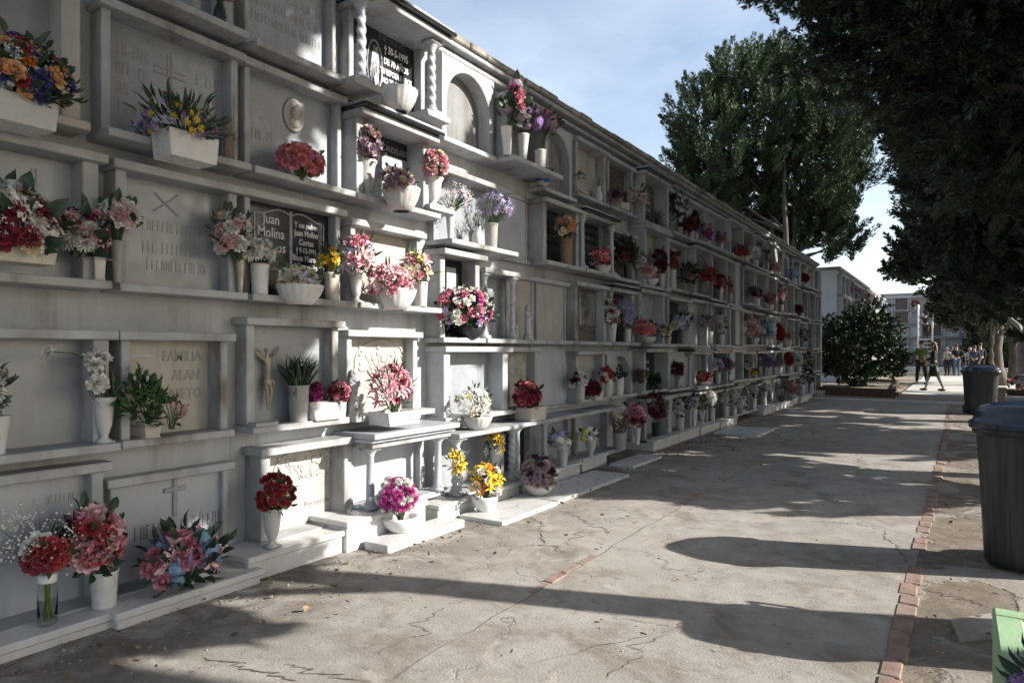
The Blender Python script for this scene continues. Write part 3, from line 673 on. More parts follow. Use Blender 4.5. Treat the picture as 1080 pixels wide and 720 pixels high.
# ------------------------------------------------------------------ bouquets on the near block (read from left to right, top to bottom)
G1 = 'flower arrangements on the near niche wall'; G2 = 'flower arrangements along the far niche wall'
def A(*a, **k): k.setdefault('group', G1); return arr(*a, **k)
A('wild peach, red and blue roses in a long white trough, upper left corner', 14, 2.455, .335, ('trough', 88, 31, M_pot), (-50, 30, 98, 130),
  [('rose','peach',7,.052),('rose','red',6,.04),('rose','blue',9,.045),('spray','white',14,.06),('rose','orange',4,.03),('daisy','white',8,.02)], ('broad', 190, .075, 'dark'))
A('white box of dark leaves with tiny purple and yellow flowers below the engraved cross', 196, 2.485, .345, ('trough', 62, 28, M_potw), (143, 95, 250, 160),
  [('daisy','purple',9,.032),('daisy','yellow',11,.026),('spray','lavender',6,.05),('spray','green',6,.05),('rose','mauve',2,.03)], ('long', 150, .1, 'dark'))
A('small bunch of pale lilac blooms lying on the shelf left of the white box planter', 150, R3, .16, None, (140, 122, 163, 147), [('carnation','lavender',4,.035),('spray','white',3,.035)], ('broad', 14, .045, 'dark'), name='flower_bunch', cat='flowers')
A('low cushion of coral pink roses lying under the oval medallion', 321, R3, .19, None, (290, 155, 353, 198), [('rose','pink',16,.045),('rose','coral',14,.045)], ('broad', 20, .045, 'mid'), name='flower_bunch', cat='flowers')
A('tall white urn with two clusters of mauve roses before the CANDELARIA plaque', 386, R3, .17, ('urn', 24, 38, M_pot), (376, 128, 409, 176), [('rose','mauve',8,.045),('rose','dusty',5,.04)], ('broad', 26, .06, 'dark'), tall=True)
A('fluted white bowl of dusty mauve roses on the shelf under the CANDELARIA plaque', 423, R3-.10, .355, ('fluted', 40, 24, M_pot), (396, 178, 450, 214), [('rose','mauve',14,.042),('rose','dusty',10,.04),('rose','cream',4,.03)], ('broad', 30, .05, 'dark'))
A('sunlit white vase of soft pink roses at the right end of the wall', 457, R3+.061, .20, ('urn', 22, 30, M_potw), (445, 155, 479, 194), [('rose','palepink',14,.04),('rose','pink',8,.038),('rose','cream',3,.03)], ('broad', 24, .05, 'mid'))
b_ = vase_mb('fluted', .30, .17); o = empty('stone_bowl', (.30, wy(420, .30), 3.302), 'empty fluted white bowl under the plaque reading TU ESPOSA E HIJOS', 'bowl'); b_.build('bowl', M_pot, o, True)
A('dark dried flowers in a small black iron holder at the top edge', 232, R4, .18, ('bottle', 14, 30, M_iron), (215, -25, 248, 22), [('spray','dark',6,.05),('spray','lavender',3,.05)], ('long', 40, .09, 'dry'), tall=True)
A('huge spray of white lilies and crimson roses with mint leaves at the left edge', 22, R2+.04, .30, ('trough', 70, 18, M_cream), (-40, 212, 78, 318), [('lily','white',9,.085),('rose','crimson',13,.06),('mum','white',9,.06),('mum','cream',5,.055),('spray','white',6,.07)], ('broad', 60, .12, 'dark'))
A('white mums and crimson roses in a square white pedestal vase', 103, R2, .16, ('square', 17, 30, M_pot), (54, 212, 124, 280), [('mum','white',12,.055),('rose','crimson',6,.045),('carnation','palepink',6,.045),('spray','white',4,.05)], ('broad', 34, .1, 'dark'))
A('pale roses in a slim smoked vase right of the square pedestal vase', 124, R2, .17, ('cone', 18, 44, M_greypot), (104, 205, 152, 246), [('rose','white',9,.05),('rose','palepink',6,.045)], ('broad', 26, .08, 'dark'))
A('white carnations in a dull metal vase left of the book plaque', 253, R2, .15, ('cone', 15, 36, M_metal), (225, 216, 272, 282), [('carnation','white',15,.045),('carnation','palepink',6,.04),('rose','cream',3,.035)], ('broad', 40, .07, 'dark'))
A('white daisies in a plain white cylinder pot in front of the name Juan Molina Marcos', 274, R2, .17, ('cyl', 21, 32, M_potw), (249, 247, 303, 283), [('daisy','white',16,.045),('mum','white',8,.042)], ('broad', 34, .06, 'grey'))
A('fluted white bowl of cream roses at the foot of the book plaque', 316, R2-.06, .26, ('fluted', 50, 21, M_potw), (291, 277, 346, 312), [('rose','white',12,.045),('mum','cream',5,.045),('rose','cream',4,.04),('lily','lavender',2,.05)], ('broad', 30, .06, 'mid'))
A('cream pot with two yellow carnations beside the book plaque', 350, R2, .16, ('cyl', 17, 29, M_cream), (334, 257, 364, 292), [('carnation','yellow',4,.045),('carnation','paleyellow',3,.04)], ('broad', 36, .06, 'dark'))
A('white urn of pink lilies and rosebuds standing in the shade right of the yellow carnations', 376, R2, .17, ('urn', 18, 33, M_pot), (358, 243, 404, 300), [('lily','palepink',9,.06),('rose','pink',9,.035),('lily','lavender',4,.05)], ('long', 60, .10, 'dark'))
A('wide fluted bowl overflowing with pink lilies and roses, half in sun', 416, R2-.05, .27, ('fluted', 46, 22, M_potw), (386, 280, 449, 325), [('lily','palepink',18,.055),('rose','pink',12,.035),('rose','palepink',8,.035)], ('long', 60, .08, 'mid'))
A('white vase of pink and yellow lilies catching the sun at the wall joint', 444, R2, .22, ('cyl', 15, 26, M_potw), (422, 262, 464, 304), [('lily','palepink',8,.055),('lily','cream',4,.055),('rose','pink',6,.036),('rose','paleyellow',3,.03)], ('long', 50, .09, 'mid'))
A('loose white blooms cut by the left edge of the picture on the second shelf', 0, R1, .17, ('cone', 26, 40, M_pot), (-30, 380, 14, 445), [('mum','white',10,.055),('rose','white',6,.05)], ('broad', 34, .08, 'grey'))
A('tall footed white vase with a few straggling white carnations', 110, R1, .17, ('urn', 27, 48, M_pot), (84, 362, 126, 424), [('carnation','white',3,.05),('rose','white',2,.035)], ('blade', 16, .22, 'grey'), tall=True)
o = empty('cut_carnation', (.17, wy(107, .17), R1+.36), 'single white carnation on a long stem leaning left out of the tall footed vase', 'flower', G1)
m = MB(); m.tube([(0, 0, 0), (.03, -.08, .09), (.05, -.17, .12), (.06, -.26, .125)], .004, 5); m.build('stem', M_stem, o)
m = link('carnation', blossom('carnation', 'white', 1), o); m.matrix_local = Matrix.LocRotScale(Vector((.06, -.275, .126)), orient((.1, -1, .2), 0).to_quaternion(), (.032,)*3)
A('bushy bright green plant with white buds in a square cream pot', 157, R1, .17, ('square', 25, 17, M_cream), (122, 392, 183, 450), [('tulip','white',5,.022),('tulip','cream',3,.02),('spray','dry' if 0 else 'green',4,.05)], ('broad', 190, .065, 'mid'))
A('bunch of dusky pink tulips leaning over the square cream pot', 184, R1+.02, .20, None, (165, 417, 204, 452), [('tulip','dusty',9,.036),('tulip','palepink',5,.034)], ('broad', 16, .06, 'dark'), name='flower_bunch', cat='flowers')
A('spiky dark grass in a square grey stone vase beside the crucifix', 315, R1, .14, ('cyl', 23, 38, M_greypot), (294, 366, 346, 414), [('spray','green',4,.04)], ('blade', 190, .26, 'dark'))
A('small cluster of crimson pink carnations behind the white marble book', 336, R1, .10, ('cyl', 12, 18, M_pot), (325, 400, 345, 428), [('carnation','magenta',5,.036),('carnation','crimson',6,.034)], ('broad', 12, .04, 'dark'))
A('pot of rosy red carnations between the marble book and the stone saint', 359, R1, .13, ('cyl', 14, 18, M_pot), (345, 400, 374, 428), [('carnation','crimson',6,.036),('carnation','pink',7,.034),('carnation','magenta',3,.034)], ('broad', 20, .05, 'mid'))
o = empty('marble_book', (.20, wy(343, .2), R1), 'small white marble block with a slanted face on the shelf by the grass vase', 'plaque')
m = MB(); yy = .12; m.add([(-.05,-yy,0),(.05,-yy,0),(.05,yy,0),(-.05,yy,0),(-.05,-yy,.13),(.0,-yy,.11),(.0,yy,.11),(-.05,yy,.13)], [(0,3,2,1),(4,5,6,7),(0,1,5,4),(1,2,6,5),(2,3,7,6),(3,0,4,7)]); m.build('block', M_potw, o, bevel=.006)
A('white box planter of pink and white lilies glowing in the sun beside the stone saint', 416, .855, .345, ('trough', 50, 14, M_potw), (387, 380, 446, 438), [('lily','pink',14,.05),('lily','palepink',10,.055),('rose','crimson',6,.03)], ('long', 150, .075, 'mid'))
# ground tier
A('clear glass jar with red roses and one white rose', 50, .085, .27, None, (22, 556, 79, 612), [('rose','red',7,.062),('rose','white',1,.06),('rose','crimson',2,.05)], ('broad', 16, .07, 'mid'), stems=False)
jar = COL.objects[-1]
jar = [q for q in COL.objects if q.get('label', '').startswith('clear glass jar')][0]
glass = bpy.data.materials.new('clear_glass'); nt, bs = nodes(glass); bs.inputs['Transmission Weight'].default_value = 1; bs.inputs['Roughness'].default_value = .03; bs.inputs['IOR'].default_value = 1.25; bs.inputs['Base Color'].default_value = (.86,.9,.86,1)
m = MB(); m.lathe([(.040,0),(.043,.01),(.043,.16),(.036,.21),(.036,.235),(.034,.235),(.034,.21),(.040,.16),(.040,.012),(.001,.01)], seg=28, cap=False); m.build('jar', glass, jar, True)
m = MB(); rr = random.Random(8)
for k in range(14):
    a = rr.uniform(0, 6.28); m.tube([(.022*math.cos(a), .022*math.sin(a), .015), (.012*math.cos(a+2), .012*math.sin(a+2), .2), (.03*math.cos(a+2.2), .03*math.sin(a+2.2), .36)], .0035, 5)
m.build('stems', simple('stem_bright', (.11,.16,.04), .5, .3), jar)
m = MB(); m.lathe([(.038,.205),(.041,.215),(.041,.235),(.038,.245)], seg=20); m.build('ribbon', M_white, jar, True)
gy = MB(); st = MB(); rr = random.Random(4)
for k in range(420):
    kk = random.Random(k//22); d = Vector((kk.gauss(0, .8), kk.gauss(-.35, 1), kk.gauss(.2, .8))).normalized()*kk.uniform(.6, .95)+Vector((rr.gauss(0, .16), rr.gauss(0, .2), rr.gauss(0, .2))); P = Vector((d.x*.15, d.y*.24-.07, .42+d.z*.19))
    P.x = max(P.x, -.2); gy.ball(P, rr.uniform(.0035, .0065), 5, 4)
    if k % 6 == 0: st.tube([(0, -.02, .26), Vector((P.x*.3, P.y*.35, .36)), P], .0008, 3)
gy.build('babys_breath', petal_mat('white'), jar)['kind'] = 'stuff'; st.build('fine_stems', GREENS['grey'], jar)
A('large round bouquet of pink and red roses with a black ribbon in a white pot', 110, .085, .26, ('cyl', 32, 38, M_potw), (67, 530, 139, 612), [('rose','palepink',8,.058),('rose','pink',5,.052),('rose','red',6,.055),('rose','dusty',4,.05)], ('broad', 60, .08, 'dark'))
pot = [q for q in COL.objects if q.get('label', '').startswith('large round bouquet')][0]
m = MB()
for dd in ((0, -.5, 1), (0, -1, .5), (.2, -.2, 1), (.3, -1, -.1)): leaf(m, (.02, -.13, .40), dd, .14, 'broad', 1.0)
m.build('ribbon', M_iron, pot)
A('low spreading spray of blue hydrangeas, pink roses and violet larkspur lying on the step', 202, .092, .30, None, (150, 553, 256, 628), [('hydrangea','lightblue',7,.062),('rose','pink',6,.055),('spike','lavender',7,.06),('lily','palepink',8,.06),('carnation','pink',3,.045),('hydrangea','white',3,.05)], ('broad', 90, .11, 'dark'), name='flower_bunch', cat='flowers')
A('red carnations in a white urn before the carved arch plaque', 287, .158, .29, ('urn', 24, 41, M_pot), (271, 496, 319, 548), [('carnation','red',30,.032),('carnation','crimson',5,.03)], ('broad', 40, .06, 'mid'))
A('ball of magenta and white chrysanthemums in a round white bowl in full sun', 422, .06, .47, ('bowl', 40, 16, M_potw), (397, 500, 450, 550), [('mum','magenta',26,.043),('mum','white',12,.04)], ('broad', 22, .05, 'mid'))

# ------------------------------------------------------------------ bouquets on the first bays of the long block
def B(*a, **k): k.setdefault('group', G2); return arr(*a, **k)
B('tall narrow vase of yellow lilies leaning on the twisted column', 484, F0, .30, ('cone', 12, 32, M_pot), (471, 470, 496, 507), [('lily','yellow',7,.055),('lily','white',3,.05)], ('long', 30, .08, 'dark'))
B('white bowl of yellow and orange lilies on the ground step between columns', 511, .036, .56, ('bowl', 28, 16, M_potw), (496, 486, 538, 530), [('lily','yellow',13,.058),('lily','orange',3,.05),('rose','white',6,.036),('rose','cream',3,.035)], ('long', 50, .09, 'dark'))
B('upper bunch of yellow lilies and white buds behind the white bowl', 523, F0, .22, ('cone', 14, 40, M_pot), (511, 462, 537, 498), [('lily','yellow',8,.052),('rose','white',5,.03)], ('long', 34, .08, 'dark'))
B('wide low bowl of dusty mauve dahlias on the marble step', 568, .032, .60, ('bowl', 32, 12, M_pot), (549, 476, 594, 522), [('mum','mauve',16,.05),('mum','dusty',10,.048),('carnation','dark',6,.045)], ('broad', 50, .08, 'grey'))
B('white hydrangea and green leaves in a white vase on the ground step', 594, F0, .35, ('cone', 15, 26, M_pot), (579, 453, 609, 480), [('hydrangea','white',4,.065),('hydrangea','lavender',2,.06)], ('broad', 40, .09, 'light'))
B('white flowers with lime centre in a white urn, lowest tier', 623, F0, .31, ('urn', 15, 23, M_pot), (611, 449, 636, 472), [('hydrangea','white',6,.055),('hydrangea','paleyellow',3,.05)], ('broad', 24, .07, 'dark'))
B('round basket of tiny white blossoms in a fluted bowl', 503, .703, .31, ('fluted', 32, 14, M_pot), (479, 404, 529, 444), [('spray','white',26,.07),('daisy','white',16,.032),('rose','cream',4,.035)], ('broad', 50, .06, 'grey'))
B('stone box planter heaped with dark red roses', 560, .703, .28, ('trough', 33, 14, M_cream), (537, 399, 580, 435), [('rose','crimson',14,.048),('rose','coral',8,.045),('rose','burgundy',8,.045)], ('broad', 30, .07, 'dark'))
B('white vase of white and burgundy roses on the second tier', 612, F1, .15, ('cyl', 11, 18, M_pot), (601, 390, 624, 414), [('rose','white',5,.045),('rose','burgundy',6,.042)], ('broad', 24, .07, 'dark'))
B('low box of burgundy roses right beside a white and burgundy vase', 627, F1-.02, .19, ('trough', 20, 9, M_cream), (615, 411, 640, 431), [('rose','burgundy',12,.042),('rose','crimson',8,.04)], ('broad', 18, .06, 'dark'))
B('red and white daisies in a white pot under the small arch', 641, F1, .16, ('cyl', 11, 18, M_pot), (631, 385, 651, 410), [('daisy','white',8,.045),('rose','red',6,.04)], ('broad', 20, .06, 'dark'))
B('sunlit pale pot with dark leafy twigs next to the red and white daisies', 653, F1, .19, ('cyl', 11, 22, M_potw), (645, 386, 665, 404), [('spray','dark',5,.05)], ('broad', 50, .07, 'dark'))
B('broad mound of pink and white roses in front of a framed black plaque', 497, F2, .22, ('bowl', 30, 14, M_darkpot), (454, 299, 539, 354), [('rose','white',26,.042),('rose','pink',22,.042),('rose','magenta',7,.038),('rose','lavender',6,.038)], ('broad', 120, .09, 'dark'))
B('white vase of pale lilac blossom twigs on a jutting shelf', 475, F3, .20, ('cone', 12, 34, M_potw), (463, 189, 509, 228), [('spray','white',14,.06),('spray','lavender',12,.055),('daisy','palepink',12,.024)], ('long', 24, .06, 'grey'))
B('small white jug vase with thin twigs between two lilac bouquets', 504, F3, .19, ('bottle', 13, 21, M_potw), (499, 205, 511, 240), [('spray','lavender',2,.03)], ('blade', 16, .16, 'grey'), tall=True)
B('grey cylinder vase of violet lilac sprays beside the small jug', 518, F3, .19, ('cyl', 15, 27, M_greypot), (505, 197, 552, 240), [('spray','lavender',16,.06),('spray','purple',12,.055),('daisy','lavender',10,.026)], ('long', 30, .06, 'dark'))
B('rough wicker vase of peach and cream roses before a black plaque', 597, F3, .19, ('cyl', 15, 32, M_wicker), (584, 224, 613, 258), [('rose','peach',8,.05),('rose','dusty',7,.048),('rose','cream',4,.04),('spray','cream',5,.05)], ('broad', 34, .07, 'dark'))
B('scarlet poinsettia flowers hanging over the shelf below round columns', 636, F3-.03, .30, ('bowl', 18, 9, M_pot), (620, 258, 652, 286), [('lily','red',12,.055),('lily','coral',7,.055),('spray','white',5,.05)], ('broad', 20, .07, 'dark'))
B('tapered white vase with tall pink hydrangea stems on the top jutting shelf', 534, F4, .30, ('cone', 13, 30, M_potw), (531, 80, 562, 142), [('carnation','pink',4,.07),('hydrangea','mauve',4,.075),('carnation','magenta',1,.06)], ('broad', 44, .12, 'dark'), tall=True)
B('second tapered white vase holding violet pink hydrangeas on the top jutting shelf', 552, F4, .30, ('cone', 13, 30, M_pot), (548, 108, 577, 145), [('hydrangea','purple',4,.07),('hydrangea','mauve',5,.07)], ('broad', 24, .1, 'dark'))
B('white pot of mauve hydrangeas at the right end of the top jutting shelf', 570, F4, .32, ('cyl', 13, 20, M_pot), (566, 112, 593, 146), [('hydrangea','mauve',6,.07),('hydrangea','pink',3,.065)], ('broad', 22, .1, 'dark'))
B('azure blue flowers tucked below the top arch', 573, F4-.1, .17, ('bowl', 14, 7, M_pot), (562, 176, 587, 197), [('hydrangea','azure',6,.06),('hydrangea','blue',4,.055)], ('broad', 22, .07, 'dark'))
# statues
def robed(name, label, px, z, p, hpx, m_, ped=True, cat='statue', child=False):
    t = depth(px, p); h = hpx*t/F; o = empty(name, (p, wy(px, p), z), label, cat); k = h
    mb = MB(); ph = .12*k if ped else 0.0
    if ped: mb.lathe([(.17*k,0),(.17*k,.03*k),(.14*k,.045*k),(.14*k,.10*k),(.155*k,.12*k)], seg=8); mb.build('pedestal', m_, o)
    b = MB(); md = lambda a, zz: 1+.07*math.cos(a*7+zz*9/k)*max(0, 1-zz/(.55*k))
    b.lathe([(.145*k,ph),(.13*k,ph+.08*k),(.115*k,ph+.25*k),(.105*k,ph+.4*k),(.115*k,ph+.52*k),(.12*k,ph+.60*k),(.09*k,ph+.67*k),(.045*k,ph+.70*k),(.04*k,ph+.73*k)], seg=36, sx=.78, mod=md)
    b.build('robe', m_, o, True)
    V = [(.0,-.10*k,ph+.63*k),(.05*k,-.13*k,ph+.50*k),(.11*k,-.03*k,ph+.53*k),(0,.10*k,ph+.63*k),(.05*k,.13*k,ph+.50*k),(.11*k,.03*k,ph+.54*k),(0,0,ph+.65*k)]
    v, f = skin_mesh(V, [(6,0),(0,1),(1,2),(6,3),(3,4),(4,5)], [.05*k,.042*k,.022*k,.05*k,.042*k,.022*k,.055*k], 6, 1); mb = MB(); mb.add(v, f); mb.build('arms', m_, o, True)
    mb = MB(); mb.ball((.015*k, 0, ph+.785*k), (.052*k, .048*k, .068*k), 14, 9); mb.ball((.068*k, 0, ph+.775*k), (.01*k, .009*k, .016*k), 6, 4); mb.build('head', m_, o, True)
    mb = MB(); mb.lathe([(.085*k,ph+.66*k),(.075*k,ph+.74*k),(.07*k,ph+.80*k),(.045*k,ph+.85*k),(.005*k,ph+.865*k)], (-.018*k, 0, 0), 20, sx=.8); mb.build('veil', m_, o, True)
    if child: mb = MB(); mb.ball((.12*k, .02*k, ph+.60*k), (.035*k, .035*k, .06*k), 10, 6); mb.ball((.125*k, .02*k, ph+.68*k), .03*k, 10, 6); mb.build('infant', m_, o, True)
    return o
robed('angel_figurine', 'small brown robed figurine at the right end of the purple and yellow flower shelf', 241, R3, .15, 50, M_bronze, False)
robed('saint_statue', 'grey stone saint on a plinth beside the sunlit lily planter', 373, R1, .15, 50, M_statue)
robed('madonna_statue', 'white Madonna holding a child between the twisted columns', 557, F2, .17, 38, M_statue, True, child=True)
robed('praying_figurine', 'little pale praying figurine half hidden behind the pink and white rose mound', 545, F2, .15, 18, M_statue, True)
def lantern(px, z, p, hpx, label):
    t = depth(px, p); h = hpx*t/F; o = empty('grave_lantern', (p, wy(px, p), z), label, 'lantern'); w = h*.26
    m = MB()
    for sx in (-1, 1):
        for sy in (-1, 1): m.box(sx*w-.008, sx*w+.008, sy*w-.008, sy*w+.008, .02, h*.72)
    m.box(-w-.015, w+.015, -w-.015, w+.015, 0, .022); m.box(-w-.015, w+.015, -w-.015, w+.015, h*.7, h*.74); m.build('frame', M_marble2, o)
    m = MB(); m.lathe([(w*1.5,h*.74),(w*.9,h*.86),(.02,h)], seg=4); m.build('roof', M_iron, o)
    m = MB(); m.lathe([(w*.5,.023),(w*.5,h*.5),(w*.3,h*.53)], seg=14); m.build('candle', M_cream, o, True)
lantern(610, F4, .14, 24, 'small pale lantern with a dark cap on the top shelf left of a white bottle')
o = empty('bottle_vase', (.13, wy(631, .13), F4), 'small white bottle standing on the top shelf right of the little lantern', 'vase'); vase_mb('bottle', .12, .2).build('vase', M_pot, o, True)
m = MB(); [m.tube([(0, 0, .18), (.01, .03*math.sin(k), .28+.03*(k % 3))], .004, 4) for k in range(6)]; m.build('twigs', M_stem, o)

# ------------------------------------------------------------------ the rest of the long block: each vase seen in the photograph
CK = {'w': ('cyl', M_pot), 'u': ('urn', M_pot), 'c': ('cone', M_potw), 'g': ('cyl', M_greypot), 'd': ('cyl', M_darkpot), 'b': ('bowl', M_pot), 't': ('trough', M_cream), 's': ('square', M_cream)}
def far_item(px, t, p, w, h, ck, cw, chh, fl, label, lv=('broad', 16, .08, 'dark')):
    """px, tier, jut, bouquet width and total height in px, container code, its width and height in px"""
    z, sp_ = BZ.get((int((wy(px, p)-Y0)//PITCH), t), (FS[t], 9)); p = min(p, max(.12, sp_-.05)) if t else p; tt = depth(px, p); zb = 370-(z-CZ)*F/tt
    k, mt = CK[ck]; w *= 1.28; h *= 1.12; fl = [(a_, b_, int(c_*1.6)+1, d_) for a_, b_, c_, d_ in fl]; lv = (lv[0], int(lv[1]*1.7), lv[2], lv[3])
    return arr(label, px, z, p, (k, cw, chh, mt), (px-w/2, zb-h, px+w/2, zb-chh*.75), fl, lv, detail=False, group=G2, stems=False)
FI = far_item
# top tier
FI(654, 4, .17, 22, 20, 't', 22, 8, [('rose','mauve',9,.05),('rose','burgundy',6,.05),('mum','white',3,.04)], 'low trough of mauve and burgundy roses on the top shelf')
FI(676, 4, .18, 26, 36, 'c', 8, 18, [('spray','cream',12,.08),('daisy','dusty',14,.04)], 'bushy pale dried bouquet like a small tree on the top shelf')
FI(694, 4, .15, 9, 18, 'd', 7, 12, [('spray','dark',4,.05)], 'dark metal scroll holder with dry sprigs on the top shelf', ('long', 20, .1, 'dry'))
FI(716, 4, .16, 17, 44, 'g', 9, 10, [('rose','white',6,.05),('spray','white',8,.06)], 'tall leafy green bouquet with white buds on the top shelf in shade', ('broad', 70, .12, 'dark'))
FI(729, 4, .18, 15, 24, 'w', 7, 10, [('rose','crimson',7,.055),('rose','burgundy',6,.05)], 'crimson roses before the brightly sunlit plaque of the top tier')
FI(734, 4, .14, 9, 34, 'c', 6, 12, [('carnation','dark',6,.055),('carnation','burgundy',3,.055)], 'tall dark flowers beside the crimson roses in the sunny top niche')
FI(747, 4, .15, 11, 26, 'w', 7, 9, [('carnation','magenta',7,.07),('mum','white',4,.06)], 'hot pink and white posy in the second sunny niche of the top tier')
FI(761, 4, .2, 12, 20, 'c', 6, 11, [('rose','dusty',6,.06),('rose','coral',4,.055)], 'dusty coral roses just right of the hot pink posy')
FI(784, 4, .2, 18, 16, 't', 16, 6, [('rose','red',12,.07),('rose','coral',4,.065)], 'vivid red roses in a trough on the top tier past the sunny niches')
FI(797, 4, .2, 14, 22, 'w', 7, 8, [('lily','white',9,.1)], 'big white star lilies on the top tier right of the vivid red roses')
FI(808, 4, .2, 12, 18, 'w', 7, 7, [('mum','white',6,.07),('spray','green',6,.08)], 'white mums with much greenery on the top tier', ('broad', 30, .11, 'mid'))
FI(820, 4, .2, 13, 15, 'b', 9, 5, [('rose','palepink',7,.07),('spray','cream',5,.08)], 'faded pink roses in a bowl near the far end of the top tier')
FI(838, 4, .2, 10, 13, 'w', 6, 5, [('hydrangea','lightblue',6,.09)], 'light blue hydrangeas near the end of the top tier')
FI(850, 4, .2, 9, 13, 'w', 6, 5, [('rose','red',8,.08)], 'round bunch of red roses at the very end of the top tier')
# fourth tier
FI(662, 3, .17, 20, 40, 'd', 9, 16, [('rose','burgundy',4,.05),('rose','crimson',4,.04)], 'dark green bouquet with wine red buds beside the stone cross', ('broad', 60, .12, 'dark'))
FI(676, 3, .15, 10, 32, 'c', 6, 18, [('rose','white',6,.05)], 'small white roses between columns on the fourth tier', )
FI(686, 3, .24, 24, 22, 'b', 18, 7, [('mum','white',10,.065),('mum','pink',7,.06),('mum','palepink',5,.06)], 'ball bouquet of white and pink mums on the fourth tier')
FI(698, 3, .16, 14, 40, 'w', 7, 16, [('rose','burgundy',9,.06),('spray','dark',5,.06)], 'tall wine dark bouquet on the fourth tier left of a yellowish one')
FI(709, 3, .16, 18, 40, 'w', 9, 20, [('rose','crimson',8,.055),('spray','yellow',8,.06)], 'red bouquet with mustard sprigs in a white pot on the fourth tier')
FI(731, 3, .22, 18, 28, 's', 7, 11, [('rose','dusty',6,.055),('rose','coral',3,.05)], 'rounded dark green plant with dusty buds on the fourth tier', ('broad', 80, .1, 'dark'))
FI(747, 3, .22, 18, 30, 'c', 7, 15, [('rose','red',10,.065),('spray','white',10,.07)], 'red roses with white gypsophila on the fourth tier')
FI(760, 3, .22, 16, 26, 'c', 7, 14, [('rose','crimson',6,.065),('carnation','pink',5,.06),('mum','white',3,.06)], 'mixed crimson, pink and white flowers on the fourth tier')
FI(770, 3, .2, 10, 24, 'g', 6, 12, [('rose','coral',6,.06),('rose','white',3,.05)], 'coral flowers in a grey pot left of the white pier')
FI(798, 3, .22, 16, 20, 'w', 8, 9, [('rose','burgundy',7,.075),('rose','mauve',5,.07)], 'burgundy and mauve roses on the fourth tier right of the white pier')
FI(812, 3, .22, 14, 20, 'b', 8, 7, [('rose','dusty',7,.075),('carnation','burgundy',5,.07)], 'dusty red bunch in a bowl on the fourth tier')
FI(824, 3, .22, 13, 26, 'c', 6, 9, [('mum','palepink',7,.075),('spray','dark',5,.08)], 'tall pale pink bunch on the fourth tier near the end')
FI(843, 3, .22, 15, 12, 't', 13, 4, [('rose','burgundy',8,.09),('rose','red',5,.08)], 'trough of deep red roses at the end of the fourth tier')
# third tier
FI(647, 2, .17, 14, 42, 'c', 8, 20, [('rose','white',5,.055),('rose','crimson',4,.05)], 'tall white cone vase of white and red roses in a dark third tier niche')
FI(662, 2, .2, 22, 42, 'w', 8, 14, [('spray','lavender',14,.07),('mum','lavender',8,.05)], 'bushy lavender grey bouquet filling a dark niche of the third tier')
FI(683, 2, .25, 28, 24, 'b', 18, 7, [('rose','coral',12,.065),('rose','pink',9,.06),('rose','palepink',5,.055)], 'bright coral pink roses spilling over the third shelf')
FI(704, 2, .17, 14, 20, 's', 8, 8, [('spray','cream',6,.06),('rose','cream',4,.05)], 'cream dried posy in a pale square pot between columns of the third tier')
FI(721, 2, .22, 28, 30, 'g', 11, 14, [('mum','white',9,.065),('rose','white',6,.06),('mum','lavender',6,.06)], 'wide white and lilac bouquet in a grey pot on the third tier', ('broad', 34, .1, 'dark'))
FI(749, 2, .2, 12, 30, 'w', 7, 13, [('mum','dusty',6,.06),('spray','white',5,.06)], 'grey pink bouquet left in a dark niche of the third tier')
FI(761, 2, .22, 13, 32, 'w', 7, 11, [('mum','white',8,.06),('spray','dark',4,.06)], 'upright white bouquet on the third tier left of the white pier')
FI(784, 2, .16, 8, 24, 'g', 6, 10, [('rose','white',4,.06)], 'narrow grey vase with pale buds just right of the white pier')
FI(795, 2, .28, 24, 26, 'b', 12, 7, [('rose','palepink',16,.08),('rose','white',9,.07),('rose','coral',4,.065)], 'large round mass of pale pink and white roses on the third tier')
FI(812, 2, .25, 16, 24, 'w', 7, 6, [('hydrangea','lightblue',12,.09),('hydrangea','white',4,.08)], 'pale blue hydrangeas in a cascade on the third tier')
FI(822, 2, .12, 14, 24, 'w', 7, 5, [('rose','red',16,.08)], 'block of scarlet roses behind the pale blue cascade')
FI(832, 2, .22, 10, 16, 'w', 6, 7, [('rose','dusty',6,.07),('mum','white',3,.06)], 'dusty pink posy right of the scarlet block on the third tier')
FI(847, 2, .22, 14, 18, 'g', 7, 6, [('spray','green',6,.1),('mum','lavender',4,.07)], 'greenish lilac bunch at the end of the third tier', ('broad', 40, .12, 'dark'))
# second tier
FI(677, 1, .18, 15, 20, 'c', 11, 11, [('spray','dry' if 0 else 'dusty',6,.06)], 'white cone pot with a dry brown plant in streaks of sun', ('broad', 60, .08, 'dry'))
FI(691, 1, .2, 16, 14, 'd', 10, 4, [('spray','dark',5,.06)], 'low dark bushy plant beside the white cone pot', ('broad', 70, .08, 'dark'))
FI(716, 1, .14, 11, 26, 'u', 6, 9, [('rose','burgundy',5,.05),('spray','mauve',6,.05)], 'small urn of mauve flowers inside the pointed arch')
FI(744, 1, .25, 20, 14, 'b', 14, 5, [('rose','red',10,.06),('rose','coral',5,.055)], 'low bowl of red roses right of the pointed arch')
FI(757, 1, .2, 17, 26, 'w', 7, 12, [('mum','lavender',9,.065),('mum','white',6,.06)], 'lilac white mums in a white pot on the second tier')
FI(769, 1, .2, 13, 22, 'w', 6, 9, [('rose','mauve',7,.06),('carnation','crimson',3,.06)], 'mauve and crimson posy right of the lilac white mums')
FI(790, 1, .2, 10, 16, 'w', 6, 8, [('mum','white',5,.065)], 'two white mums in a pot left of a small yellow bunch')
FI(796, 1, .32, 9, 8, 'b', 6, 3, [('carnation','yellow',7,.06)], 'small bright yellow bunch on the front of the second shelf')
